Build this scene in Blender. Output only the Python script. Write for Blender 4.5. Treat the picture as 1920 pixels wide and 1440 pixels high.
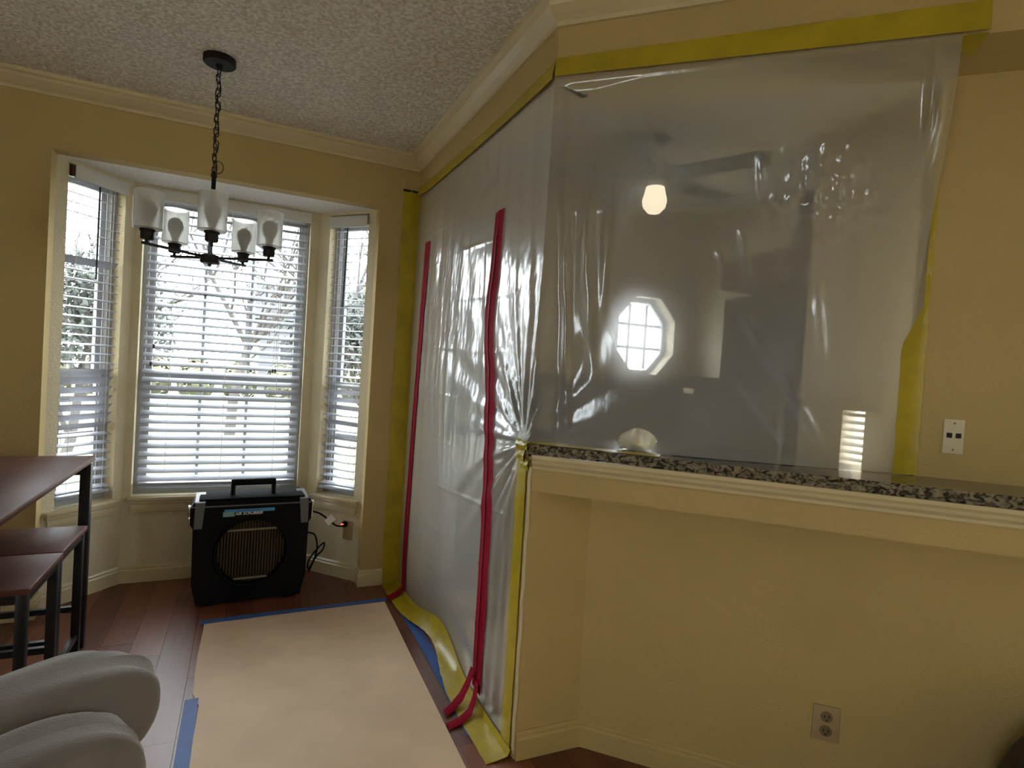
import bpy, bmesh, math, random
import numpy as np
from mathutils import Vector, Matrix
random.seed(7)
for _o in list(bpy.data.objects): bpy.data.objects.remove(_o)
SC = bpy.context.scene
COL = SC.collection
PI = math.pi

# ------------------------------------------------------------------ camera, sky, exposure
cam = bpy.data.objects.new('camera', bpy.data.cameras.new('camera')); COL.objects.link(cam)
F, PITCH, ROLL, YAW = 1068.465, -0.022555, 0.062038, 0.435423
fw = Vector((math.sin(YAW)*math.cos(PITCH), math.cos(YAW)*math.cos(PITCH), math.sin(PITCH)))
rt = Vector((math.cos(YAW), -math.sin(YAW), 0)); up = rt.cross(fw)
r2 = math.cos(ROLL)*rt + math.sin(ROLL)*up; u2 = -math.sin(ROLL)*rt + math.cos(ROLL)*up
M = Matrix((r2, u2, -fw)).transposed().to_4x4(); M.translation = Vector((0, 0, 1.274))
cam.matrix_world = M
cam.data.sensor_width = 36.0; cam.data.sensor_fit = 'HORIZONTAL'
cam.data.lens = F/1920*36.0; cam.data.clip_start = 0.02; cam.data.clip_end = 200
SC.camera = cam

world = bpy.data.worlds.new('overcast'); SC.world = world; world.use_nodes = True
bg = world.node_tree.nodes['Background']
bg.inputs['Color'].default_value = (0.93, 0.965, 1.0, 1); bg.inputs['Strength'].default_value = 12.0
SC.view_settings.view_transform = 'Standard'; SC.view_settings.look = 'None'
SC.view_settings.gamma = 1.0; SC.view_settings.use_curve_mapping = False
SC.view_settings.exposure = 0.42
SC.cycles.diffuse_bounces = 6; SC.cycles.transparent_max_bounces = 16; SC.cycles.max_bounces = 12

def portal(loc, normal, w, h):
    l = bpy.data.lights.new('portal', 'AREA'); l.shape = 'RECTANGLE'; l.size = w; l.size_y = h
    l.cycles.is_portal = True
    o = bpy.data.objects.new('portal', l); COL.objects.link(o)
    o.location = loc; o.rotation_euler = Vector(normal).to_track_quat('-Z', 'Y').to_euler()
portal((-0.12, 3.76, 1.31), (0, -1, 0), 0.86, 1.66)
portal((-0.775, 3.53, 1.31), (.75, -.66, 0), 0.32, 1.66)
portal((0.555, 3.53, 1.31), (-.75, -.66, 0), 0.32, 1.66)
portal((2.53, 3.41, 1.58), (0, -1, 0), 0.52, 0.56)
portal((2.84, -2.1, 1.35), (-1, 0, 0), 1.3, 1.5)
portal((2.46, .70, 1.45), (-1, 0, 0), .85, .95)
portal((-3.68, -1.65, 1.55), (1, 0, 0), 1.1, 1.1)

# ------------------------------------------------------------------ constants of the room
CE = 2.452; BY = 3.247; DX = 0.851
C = Vector((DX, 1.640, 0)); S2 = math.sqrt(.5)
AL = Vector((S2, -S2, 0)); NN = Vector((S2, S2, 0))
def D(a, o, z): return C + AL*a + NN*o + Vector((0, 0, z))

# ------------------------------------------------------------------ materials
def nodes_of(name):
    m = bpy.data.materials.new(name); m.use_nodes = True
    nt = m.node_tree; return m, nt, nt.nodes['Principled BSDF']
def mat(name, col, rough=.5, metal=0, spec=.5, var=0, vscale=6, bump=0, bscale=80, bdetail=3, stretch=(1,1,1), col2=None, sheen=0, dist=.01):
    m, nt, b = nodes_of(name)
    b.inputs['Base Color'].default_value = (*col, 1); b.inputs['Roughness'].default_value = rough
    b.inputs['Metallic'].default_value = metal; b.inputs['Specular IOR Level'].default_value = spec
    if sheen: b.inputs['Sheen Weight'].default_value = sheen; b.inputs['Sheen Roughness'].default_value = .4
    tc = nt.nodes.new('ShaderNodeTexCoord'); mp = nt.nodes.new('ShaderNodeMapping')
    mp.inputs['Scale'].default_value = stretch; nt.links.new(tc.outputs['Object'], mp.inputs['Vector'])
    if var or col2:
        n = nt.nodes.new('ShaderNodeTexNoise'); n.inputs['Scale'].default_value = vscale; n.inputs['Detail'].default_value = 5
        nt.links.new(mp.outputs[0], n.inputs['Vector'])
        r = nt.nodes.new('ShaderNodeValToRGB'); c2 = col2 or tuple(c*(1-var) for c in col); c1 = col if col2 else tuple(min(1, c*(1+var)) for c in col)
        r.color_ramp.elements[0].color = (*c2, 1); r.color_ramp.elements[1].color = (*c1, 1)
        r.color_ramp.elements[0].position = .35; r.color_ramp.elements[1].position = .65
        nt.links.new(n.outputs['Fac'], r.inputs['Fac']); nt.links.new(r.outputs['Color'], b.inputs['Base Color'])
    if bump:
        n2 = nt.nodes.new('ShaderNodeTexNoise'); n2.inputs['Scale'].default_value = bscale; n2.inputs['Detail'].default_value = bdetail
        nt.links.new(mp.outputs[0], n2.inputs['Vector'])
        bp = nt.nodes.new('ShaderNodeBump'); bp.inputs['Strength'].default_value = bump; bp.inputs['Distance'].default_value = dist
        nt.links.new(n2.outputs['Fac'], bp.inputs['Height']); nt.links.new(bp.outputs['Normal'], b.inputs['Normal'])
    return m
MW = mat('wall_paint', (.495, .372, .155), .75, bump=.25, bscale=120, var=.03, vscale=3)
MTRIM = mat('trim_paint', (.62, .53, .33), .22, var=.02)
MCEIL = mat('popcorn_ceiling', (.95, .84, .72), .95, bump=1, bscale=80, bdetail=4, var=.22, vscale=68, dist=.03)
MSOFF = mat('soffit_texture', (.90, .88, .82), .9, bump=.7, bscale=90, dist=.02, var=.05, vscale=60)
MBAY = mat('bay_paint', (.66, .585, .40), .75, bump=.4, bscale=110, var=.03)
MSHVINYL = mat('window_vinyl', (.36, .37, .38), .45)  # white vinyl; its shade against the daylight is put into this grey
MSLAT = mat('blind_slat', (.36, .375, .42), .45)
MVAL = mat('valance', (.62, .62, .58), .5)
MCORD = mat('cord', (.75, .75, .72), .7)
MWAND = mat('smoke_wand', (.05, .05, .07), .25)
MBLK = mat('black_metal', (.012, .011, .011), .38, metal=.3)
MIRON = mat('oil_rubbed_iron', (.010, .007, .006), .5, spec=.25)
MPLAST = mat('black_plastic', (.004, .004, .0045), .62, spec=.16, bump=.15, bscale=300)
MGREY = mat('grey_strap', (.13, .13, .14), .5)
MCHROME = mat('steel_latch', (.7, .7, .7), .2, metal=1)
MFILT = mat('pleated_filter', (.065, .048, .024), .9)
MGRILL = mat('grille_wire', (.25, .22, .17), .5, metal=.3)
MBLUE = mat('blue_sticker', (.05, .30, .62), .4)
MTEAL = mat('teal_sticker', (.20, .36, .36), .4)
MLET = mat('white_ink', (.8, .8, .8), .5)
MINK = mat('navy_ink', (.10, .12, .35), .5)
MTABLE = mat('dark_cherry', (.088, .035, .025), .42, spec=.14, var=.18, vscale=9, stretch=(1, .12, 1), bump=.05, bscale=60)
MSEAM = mat('seam', (.03, .012, .01), .6)
MSOFA = mat('taupe_velvet', (.165, .140, .115), .85, sheen=.35, var=.10, vscale=7, bump=.25, bscale=220)
MKRAFT = mat('kraft_paper', (.70, .52, .345), .72, var=.06, vscale=5, bump=.15, bscale=14, dist=.01)
MYEL = mat('yellow_tape', (.42, .325, .014), .33, var=.10, vscale=10, bump=.25, bscale=25)
MRED = mat('red_zipper_tape', (.27, .0015, .018), .75, spec=.12, bump=.35, bscale=160)
MRED2 = mat('dark_red_coil', (.16, .003, .012), .6)
MBTAPE = mat('blue_painters_tape', (.045, .115, .36), .6, var=.08, vscale=20, bump=.2, bscale=160)
MPLATE = mat('cover_plate', (.66, .60, .44), .4)
MPLATE2 = mat('beige_plate', (.40, .30, .16), .45)
MRECEP = mat('brown_receptacle', (.20, .14, .07), .5)
MHOLE = mat('slot_dark', (.006, .006, .006), .6)
MCLOTH = mat('cream_bundle', (.80, .74, .52), .9, bump=.7, bscale=40, var=.1, vscale=30)
MFRIDGE = mat('black_steel', (.022, .024, .028), .35, metal=.2)
MCAB = mat('white_cabinet', (.66, .66, .64), .45)
MBROWN = mat('brown_cabinet', (.13, .095, .075), .5)
MTILE = mat('dark_tile', (.085, .085, .088), .35)
MKTILE = mat('pale_floor_tile', (.55, .50, .42), .4)
MCONC = mat('pale_concrete', (.66, .64, .60), .9, var=.05)
MKITW = mat('kitchen_paint', (.52, .46, .35), .8)
MFANB = mat('fan_blade', (.03, .055, .055), .5)
MDARKFORM = mat('dark_brown_leather', (.030, .020, .012), .5, bump=.2, bscale=60)
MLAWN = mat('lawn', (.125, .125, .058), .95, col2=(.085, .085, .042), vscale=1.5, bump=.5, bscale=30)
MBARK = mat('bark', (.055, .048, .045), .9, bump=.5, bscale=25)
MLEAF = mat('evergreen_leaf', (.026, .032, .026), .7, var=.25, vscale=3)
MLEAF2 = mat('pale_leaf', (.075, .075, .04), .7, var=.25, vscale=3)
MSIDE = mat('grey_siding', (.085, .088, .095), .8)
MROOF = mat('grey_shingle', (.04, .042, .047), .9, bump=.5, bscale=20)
MLAMINATE = mat('subfloor', (.05, .022, .014), .6)
MBOUNCE = mat('beige_carpet', (.70, .62, .50), .95, bump=.6, bscale=200)
MRUB = mat('rubber', (.008, .008, .008), .95, spec=.05)

def plank_mat():
    m, nt, b = nodes_of('cherry_plank')
    tc = nt.nodes.new('ShaderNodeTexCoord'); mp = nt.nodes.new('ShaderNodeMapping'); mp.inputs['Scale'].default_value = (14, .9, 1)
    oi = nt.nodes.new('ShaderNodeObjectInfo'); ad = nt.nodes.new('ShaderNodeVectorMath'); ad.operation = 'ADD'
    nt.links.new(tc.outputs['Object'], mp.inputs[0]); nt.links.new(mp.outputs[0], ad.inputs[0])
    ml = nt.nodes.new('ShaderNodeMath'); ml.operation = 'MULTIPLY'; ml.inputs[1].default_value = 40
    nt.links.new(oi.outputs['Random'], ml.inputs[0]); nt.links.new(ml.outputs[0], ad.inputs[1])
    n = nt.nodes.new('ShaderNodeTexNoise'); n.inputs['Scale'].default_value = 3; n.inputs['Detail'].default_value = 6
    nt.links.new(ad.outputs[0], n.inputs['Vector'])
    mx = nt.nodes.new('ShaderNodeMath'); mx.operation = 'MULTIPLY_ADD'; mx.inputs[1].default_value = .55
    m2 = nt.nodes.new('ShaderNodeMath'); m2.operation = 'MULTIPLY'; m2.inputs[1].default_value = .45
    nt.links.new(oi.outputs['Random'], m2.inputs[0]); nt.links.new(n.outputs['Fac'], mx.inputs[0]); nt.links.new(m2.outputs[0], mx.inputs[2])
    r = nt.nodes.new('ShaderNodeValToRGB')
    r.color_ramp.elements[0].color = (.105, .036, .020, 1); r.color_ramp.elements[1].color = (.26, .085, .040, 1)
    r.color_ramp.elements[0].position = .2; r.color_ramp.elements[1].position = .85
    nt.links.new(mx.outputs[0], r.inputs['Fac']); nt.links.new(r.outputs['Color'], b.inputs['Base Color'])
    b.inputs['Roughness'].default_value = .42
    return m
MPLANK = plank_mat()
def granite_mat():
    m, nt, b = nodes_of('granite')
    tc = nt.nodes.new('ShaderNodeTexCoord'); mp = nt.nodes.new('ShaderNodeMapping'); mp.inputs['Scale'].default_value = (1, 1, 1.5); mp.inputs['Rotation'].default_value = (0, .6, .4)
    nt.links.new(tc.outputs['Object'], mp.inputs[0])
    n = nt.nodes.new('ShaderNodeTexNoise'); n.inputs['Scale'].default_value = 55; n.inputs['Detail'].default_value = 4; n.inputs['Distortion'].default_value = 1.2
    nt.links.new(mp.outputs[0], n.inputs['Vector'])
    r = nt.nodes.new('ShaderNodeValToRGB'); cr = r.color_ramp
    cr.elements[0].position = .40; cr.elements[0].color = (.012, .010, .009, 1)
    cr.elements[1].position = .47; cr.elements[1].color = (.09, .078, .06, 1)
    e = cr.elements.new(.54); e.color = (.19, .165, .12, 1); e = cr.elements.new(.70); e.color = (.27, .24, .18, 1)
    nt.links.new(n.outputs['Fac'], r.inputs['Fac']); nt.links.new(r.outputs['Color'], b.inputs['Base Color'])
    b.inputs['Roughness'].default_value = .12
    return m
MGRAN = granite_mat()
def glass_mat():
    m = bpy.data.materials.new('window_glass'); m.use_nodes = True; nt = m.node_tree
    for n in list(nt.nodes): nt.nodes.remove(n)
    out = nt.nodes.new('ShaderNodeOutputMaterial'); mix = nt.nodes.new('ShaderNodeMixShader')
    t = nt.nodes.new('ShaderNodeBsdfTransparent'); g = nt.nodes.new('ShaderNodeBsdfGlossy'); g.inputs['Roughness'].default_value = .02
    t.inputs['Color'].default_value = (.95, .97, .97, 1)
    lw = nt.nodes.new('ShaderNodeLayerWeight'); lw.inputs['Blend'].default_value = .15
    mm = nt.nodes.new('ShaderNodeMath'); mm.operation = 'MULTIPLY'; mm.inputs[1].default_value = .6
    nt.links.new(lw.outputs['Fresnel'], mm.inputs[0]); nt.links.new(mm.outputs[0], mix.inputs[0])
    nt.links.new(t.outputs[0], mix.inputs[1]); nt.links.new(g.outputs[0], mix.inputs[2]); nt.links.new(mix.outputs[0], out.inputs[0])
    return m
MGLASS = glass_mat()
def frosted_mat():
    m = bpy.data.materials.new('frosted_glass'); m.use_nodes = True; nt = m.node_tree
    for n in list(nt.nodes): nt.nodes.remove(n)
    N = nt.nodes.new; L = nt.links.new
    out = N('ShaderNodeOutputMaterial'); m1 = N('ShaderNodeMixShader'); m2 = N('ShaderNodeMixShader'); m3 = N('ShaderNodeMixShader')
    rf = N('ShaderNodeBsdfRefraction'); rf.inputs['IOR'].default_value = 1.06; rf.inputs['Roughness'].default_value = .55; rf.inputs['Color'].default_value = (.95, .95, .93, 1)
    df = N('ShaderNodeBsdfDiffuse'); df.inputs['Color'].default_value = (.8, .79, .76, 1)
    tl = N('ShaderNodeBsdfTranslucent'); tl.inputs['Color'].default_value = (.8, .79, .76, 1)
    gl = N('ShaderNodeBsdfGlossy'); gl.inputs['Roughness'].default_value = .3
    m1.inputs[0].default_value = .5; L(df.outputs[0], m1.inputs[1]); L(tl.outputs[0], m1.inputs[2])
    m2.inputs[0].default_value = .45; L(rf.outputs[0], m2.inputs[1]); L(m1.outputs[0], m2.inputs[2])
    m3.inputs[0].default_value = .05; L(m2.outputs[0], m3.inputs[1]); L(gl.outputs[0], m3.inputs[2]); L(m3.outputs[0], out.inputs[0])
    return m
MFROST = frosted_mat()
def poly_mat():
    m = bpy.data.materials.new('poly_sheeting'); m.use_nodes = True; nt = m.node_tree
    for n in list(nt.nodes): nt.nodes.remove(n)
    N = nt.nodes.new; L = nt.links.new
    out = N('ShaderNodeOutputMaterial')
    tr = N('ShaderNodeBsdfTransparent'); tr.inputs['Color'].default_value = (.93, .93, .93, 1)
    hz = N('ShaderNodeBsdfRefraction'); hz.inputs['IOR'].default_value = 1.16; hz.inputs['Roughness'].default_value = .55; hz.inputs['Color'].default_value = (.93, .93, .93, 1)
    df = N('ShaderNodeBsdfDiffuse'); df.inputs['Color'].default_value = (.75, .74, .73, 1)
    tl = N('ShaderNodeBsdfTranslucent'); tl.inputs['Color'].default_value = (.75, .74, .73, 1)
    gl = N('ShaderNodeBsdfGlossy'); gl.inputs['Roughness'].default_value = .17
    tc = N('ShaderNodeTexCoord'); mp = N('ShaderNodeMapping'); mp.inputs['Scale'].default_value = (1, 1, .35)
    L(tc.outputs['Object'], mp.inputs[0])
    n = N('ShaderNodeTexNoise'); n.inputs['Scale'].default_value = 22; n.inputs['Detail'].default_value = 4; n.inputs['Distortion'].default_value = .6
    L(mp.outputs[0], n.inputs['Vector'])
    bp = N('ShaderNodeBump'); bp.inputs['Strength'].default_value = .16; bp.inputs['Distance'].default_value = .012
    L(n.outputs['Fac'], bp.inputs['Height']); L(bp.outputs['Normal'], gl.inputs['Normal'])
    a = N('ShaderNodeMixShader'); a.inputs[0].default_value = .10; L(tr.outputs[0], a.inputs[1]); L(hz.outputs[0], a.inputs[2])
    b = N('ShaderNodeMixShader'); b.inputs[0].default_value = .5; L(df.outputs[0], b.inputs[1]); L(tl.outputs[0], b.inputs[2])
    c = N('ShaderNodeMixShader'); c.inputs[0].default_value = .31; L(a.outputs[0], c.inputs[1]); L(b.outputs[0], c.inputs[2])
    lw = N('ShaderNodeLayerWeight'); lw.inputs['Blend'].default_value = .5; L(bp.outputs['Normal'], lw.inputs['Normal'])
    pw = N('ShaderNodeMath'); pw.operation = 'POWER'; pw.inputs[1].default_value = 2.6; L(lw.outputs['Facing'], pw.inputs[0])
    mc = N('ShaderNodeMath'); mc.operation = 'MULTIPLY_ADD'; mc.inputs[1].default_value = .85; mc.inputs[2].default_value = .25; L(pw.outputs[0], mc.inputs[0]); L(mc.outputs[0], c.inputs[0])   # a longer path through the film scatters more
    ma = N('ShaderNodeMath'); ma.operation = 'MULTIPLY_ADD'; ma.inputs[1].default_value = .75; ma.inputs[2].default_value = .085; L(pw.outputs[0], ma.inputs[0])
    d = N('ShaderNodeMixShader'); L(ma.outputs[0], d.inputs[0]); L(c.outputs[0], d.inputs[1]); L(gl.outputs[0], d.inputs[2])
    L(d.outputs[0], out.inputs[0])
    return m
MPOLY = poly_mat()
def emit_mat(name, col, s):
    m = bpy.data.materials.new(name); m.use_nodes = True; nt = m.node_tree; b = nt.nodes['Principled BSDF']
    b.inputs['Base Color'].default_value = (*col, 1); b.inputs['Emission Color'].default_value = (*col, 1); b.inputs['Emission Strength'].default_value = s
    return m
MLED = emit_mat('red_pilot_light', (1, .05, .02), 6)
MFANL = emit_mat('lit_globe', (1, .86, .62), 1.0)

# ------------------------------------------------------------------ mesh builders
class MB:
    def __init__(s): s.v = []; s.f = []
    def add(s, vs, fs):
        k = len(s.v); s.v += [tuple(v) for v in vs]; s.f += [tuple(i+k for i in f) for f in fs]; return s
    def box(s, c, d, ax=None, bev=0):
        c = Vector(c); X, Y, Z = ax or (Vector((1,0,0)), Vector((0,1,0)), Vector((0,0,1)))
        hx, hy, hz = d[0]/2, d[1]/2, d[2]/2
        if bev:
            bm = bmesh.new(); bmesh.ops.create_cube(bm, size=1)
            bmesh.ops.scale(bm, vec=d, verts=bm.verts)
            bmesh.ops.bevel(bm, geom=bm.edges[:], offset=bev, segments=2, profile=.5, affect='EDGES')
            bm.verts.index_update()
            vs = [c + X*v.co.x + Y*v.co.y + Z*v.co.z for v in bm.verts]; fs = [[v.index for v in f.verts] for f in bm.faces]; bm.free()
            return s.add(vs, fs)
        vs = [c + X*x*hx + Y*y*hy + Z*z*hz for x in (-1,1) for y in (-1,1) for z in (-1,1)]
        return s.add(vs, [(0,1,3,2),(4,6,7,5),(0,4,5,1),(2,3,7,6),(0,2,6,4),(1,5,7,3)])
    def bar(s, a, b, w, h, upv=(0,0,1), bev=0):
        a = Vector(a); b = Vector(b); Z = (b-a).normalized(); U = Vector(upv)
        if abs(Z.dot(U)) > .99: U = Vector((1,0,0))
        X = U.cross(Z).normalized(); Y = Z.cross(X)
        return s.box((a+b)/2, (w, h, (b-a).length), (X, Y, Z), bev)
    def tube(s, pts, r, n=8, closed=False, cap=True):
        pts = [Vector(p) for p in pts]; rings = []; m = len(pts)
        rs = r if isinstance(r, (list, tuple)) else [r]*m
        prev = None
        for i, p in enumerate(pts):
            if closed: t = pts[(i+1) % m]-pts[i-1]
            else: t = pts[min(i+1, m-1)]-pts[max(i-1, 0)]
            t.normalize()
            if prev is None:
                u = Vector((0,0,1)) if abs(t.z) < .9 else Vector((1,0,0)); X = u.cross(t).normalized()
            else: X = (prev - t*prev.dot(t)).normalized()
            Y = t.cross(X); prev = X
            rings.append([p + (X*math.cos(2*PI*k/n) + Y*math.sin(2*PI*k/n))*rs[i] for k in range(n)])
        vs = [v for rg in rings for v in rg]; fs = []
        for i in range(m if closed else m-1):
            j = (i+1) % m
            for k in range(n): fs.append((i*n+k, i*n+(k+1) % n, j*n+(k+1) % n, j*n+k))
        if cap and not closed: fs.append(tuple(range(n))[::-1]); fs.append(tuple((m-1)*n+k for k in range(n)))
        return s.add(vs, fs)
    def lathe(s, c, prof, n=24, axis=None):
        c = Vector(c); Z = Vector(axis or (0,0,1)).normalized(); X = Z.orthogonal().normalized(); Y = Z.cross(X)
        vs = []; fs = []; m = len(prof)
        for r, z in prof:
            for k in range(n): vs.append(c + Z*z + (X*math.cos(2*PI*k/n) + Y*math.sin(2*PI*k/n))*r)
        for i in range(m-1):
            for k in range(n): fs.append((i*n+k, i*n+(k+1) % n, (i+1)*n+(k+1) % n, (i+1)*n+k))
        if prof[0][0] > 1e-5: fs.append(tuple(range(n))[::-1])
        if prof[-1][0] > 1e-5: fs.append(tuple((m-1)*n+k for k in range(n)))
        return s.add(vs, fs)
    def prism(s, poly, z0, z1):
        n = len(poly); vs = [(p[0], p[1], z0) for p in poly] + [(p[0], p[1], z1) for p in poly]
        fs = [tuple(range(n))[::-1], tuple(range(n, 2*n))] + [(i, (i+1) % n, n+(i+1) % n, n+i) for i in range(n)]
        return s.add(vs, fs)
    def grid(s, P):   # P: rows of points
        m = len(P); n = len(P[0]); vs = [v for r in P for v in r]
        return s.add(vs, [(i*n+j, i*n+j+1, (i+1)*n+j+1, (i+1)*n+j) for i in range(m-1) for j in range(n-1)])
    def slab(s, P, nvec, t):   # a thin solid made from a grid of points
        nv = Vector(nvec).normalized()*t; m = len(P); n = len(P[0])
        s.grid(P); s.grid([[Vector(p)+nv for p in r][::-1] for r in P])
        def strip(A): s.grid([A, [Vector(p)+nv for p in A]])
        strip(P[0][::-1]); strip(P[-1]); strip([r[0] for r in P]); strip([r[-1] for r in P][::-1])
        return s
    def obj(s, name, m, parent=None, smooth=False, loc=None, fixn=True):
        me = bpy.data.meshes.new(name); off = Vector(loc or (0,0,0))
        if parent is not None and loc is None: off = parent.matrix_basis.translation.copy() if parent.get('_w') else Vector((0,0,0))
        me.from_pydata([tuple(Vector(v)-off) for v in s.v], [], s.f); me.materials.append(m)
        if fixn:
            bm = bmesh.new(); bm.from_mesh(me); bmesh.ops.recalc_face_normals(bm, faces=bm.faces); bm.to_mesh(me); bm.free()
        if smooth:
            me.polygons.foreach_set('use_smooth', [True]*len(me.polygons))
            try: me.set_sharp_from_angle(angle=.7)
            except Exception: pass
        o = bpy.data.objects.new(name, me); COL.objects.link(o)
        if parent is not None: o.parent = parent
        elif loc: o.location = loc
        return o
def tag(o, label=None, cat=None, group=None, kind=None):
    if label: o['label'] = label
    if cat: o['category'] = cat
    if group: o['group'] = group
    if kind: o['kind'] = kind
    return o
def empty(name, loc=(0,0,0), rz=0):
    """children are built in world space and re-based to the empty's origin (unrotated) or in local space (rotated)"""
    o = bpy.data.objects.new(name, None); COL.objects.link(o); o.location = loc; o.rotation_euler = (0,0,rz)
    if not rz: o['_w'] = 1
    o.empty_display_size = .1
    return o
def bx(name, c, d, m, parent=None, ax=None, bev=0): return MB().box(c, d, ax, bev).obj(name, m, parent, smooth=bool(bev))
def st(o): o['kind'] = 'structure'; return o

def wall(name, origin, u, outline, holes, tvec, m, parent=None):
    """flat wall with holes: outline and holes are (s, z) loops on the plane, extruded by tvec"""
    bm = bmesh.new(); u = Vector(u).normalized(); O = Vector(origin)
    edges = []
    for loop in [outline]+holes:
        vs = [bm.verts.new(O + u*p[0] + Vector((0,0,p[1]))) for p in loop]
        for i in range(len(vs)): edges.append(bm.edges.new((vs[i], vs[(i+1) % len(vs)])))
    bmesh.ops.triangle_fill(bm, edges=edges, use_beauty=True)
    r = bmesh.ops.extrude_face_region(bm, geom=bm.faces[:])
    bmesh.ops.translate(bm, vec=Vector(tvec), verts=[g for g in r['geom'] if isinstance(g, bmesh.types.BMVert)])
    bmesh.ops.recalc_face_normals(bm, faces=bm.faces)
    me = bpy.data.meshes.new(name); bm.to_mesh(me); bm.free(); me.materials.append(m)
    o = bpy.data.objects.new(name, me); COL.objects.link(o)
    if parent: o.parent = parent
    return st(o)
def rect(s0, s1, z0, z1): return [(s0, z0), (s1, z0), (s1, z1), (s0, z1)]
def sweep_segments(names, path, prof, m, side=1, kind='structure'):
    """mitred mouldings along a polyline; prof = (projection, z); one object per leg"""
    P = [Vector((p[0], p[1], 0)) for p in path]; rings = []
    def nrm(a, b): d = (b-a).normalized(); return Vector((d.y, -d.x, 0))*side
    for i, p in enumerate(P):
        if i == 0: n = nrm(P[0], P[1])
        elif i == len(P)-1: n = nrm(P[-2], P[-1])
        else:
            a = nrm(P[i-1], p); b = nrm(p, P[i+1]); n = (a+b).normalized(); n = n / max(.3, n.dot(a))
        rings.append([p + n*q[0] + Vector((0,0,q[1])) for q in prof])
    k = len(prof); out = []
    for i in range(len(P)-1):
        mb = MB(); mb.add(rings[i]+rings[i+1], [(j, (j+1) % k, k+(j+1) % k, k+j) for j in range(k)] + [tuple(range(k)), tuple(range(k, 2*k))])
        o = mb.obj(names[i], m); o['kind'] = kind; out.append(o)
    return out

# ------------------------------------------------------------------ the setting: floor, walls, ceiling
fl = st(bx('floor', (-.2, .3, -.06), (7.4, 7.2, .10), MLAMINATE))
MB().prism([(-3.6, -3), (2.7, -3), (2.7, .06), (-1.66, .06), (-1.66, BY), (-3.6, BY)], -.01, .004).obj('floor_carpet', MBOUNCE)['kind'] = 'structure'  # pale floor out of view, added to bounce light onto the ceiling
random.seed(3)
PW = .118
protos = {}
for ix in range(-13, 14):
    x = ix*PW + .02
    y = .2 + random.uniform(0, .8)
    y0 = .1
    while y0 < 3.72:
        L = random.choice((.6, .9, 1.2)); y1 = min(y if y0 == .1 else y0+L, 3.72)
        if y1-y0 > .03 and not (x > .95 and y0 > 1.9) and not (y0 > 3.2 and abs(x+.1) > .85):
            key = round(y1-y0, 1)
            ln = y1-y0
            me = protos.get(key)
            if me is None:
                mb = MB().box((0, 0, -.006), (PW-.0012, 1, .012))
                o = mb.obj('plank', MPLANK, fl); protos[key] = o.data
            else:
                o = bpy.data.objects.new('plank', me); COL.objects.link(o); o.parent = fl
            o.location = (x, (y0+y1)/2, random.uniform(-.0006, 0)); o.scale = (1, ln-.0012, 1)
        y0 = y1
MB().prism([(1.0, 1.93), (1.211, 1.718), (2.33, .6), (2.33, 1.8), (3.1, 1.85), (3.1, 3.24), (1.0, 3.24)], -.01, .003).obj('floor_kitchen', MKTILE)['kind'] = 'structure'
# ceiling
MB().prism([(-3.75, -3.2), (3.4, -3.2), (3.4, BY+.13), (-3.75, BY+.13)], CE, CE+.12).obj('ceiling', MCEIL)['kind'] = 'structure'
# back wall with the bay opening
BL, BR, BT, YB0, YB1 = -.845, .631, 2.148, 3.33, 3.63
wall('wall_back', (0, BY, 0), (1,0,0), [(-3.7, 0), (BL, 0), (BL, BT), (BR, BT), (BR, 0), (DX+.13, 0), (DX+.13, CE), (-3.7, CE)], [], (0, .083, 0), MW)
# bay soffit
MB().prism([(BL-.1, BY+.083), (BR+.1, BY+.083), (BR+.1, YB0+.06), (.36+.08, YB1+.14), (-.58-.08, YB1+.14), (BL-.1, YB0+.06)], BT, BT+.2).obj('ceiling_bay', MSOFF)['kind'] = 'structure'
# bay walls: windows 1 (left), 2 (middle), 3 (right)
LA, LB = Vector((BL, YB0, 0)), Vector((-.58, YB1, 0)); RA, RB = Vector((.36, YB1, 0)), Vector((.631, YB0, 0))
lu = (LB-LA).normalized(); ru = (RB-RA).normalized()
lo = Vector((-lu.y, lu.x, 0)); ro = Vector((-ru.y, ru.x, 0)); mo = Vector((0, 1, 0)); mu = Vector((1, 0, 0))
WZ0, WZ1 = .470, 2.130
LL = (LB-LA).length; LR = (RB-RA).length
wall('wall_bay_left', LA, lu, rect(0, LL, 0, BT), [rect(.055, .347, WZ0, WZ1)], lo*.14, MBAY)
wall('wall_bay_middle', (-.58, YB1, 0), mu, rect(0, .94, 0, BT), [rect(.040, .885, WZ0, WZ1)], mo*.14, MBAY)
wall('wall_bay_right', RA, ru, rect(0, LR, 0, BT), [rect(.072, .352, WZ0, WZ1)], ro*.14, MBAY)

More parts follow.
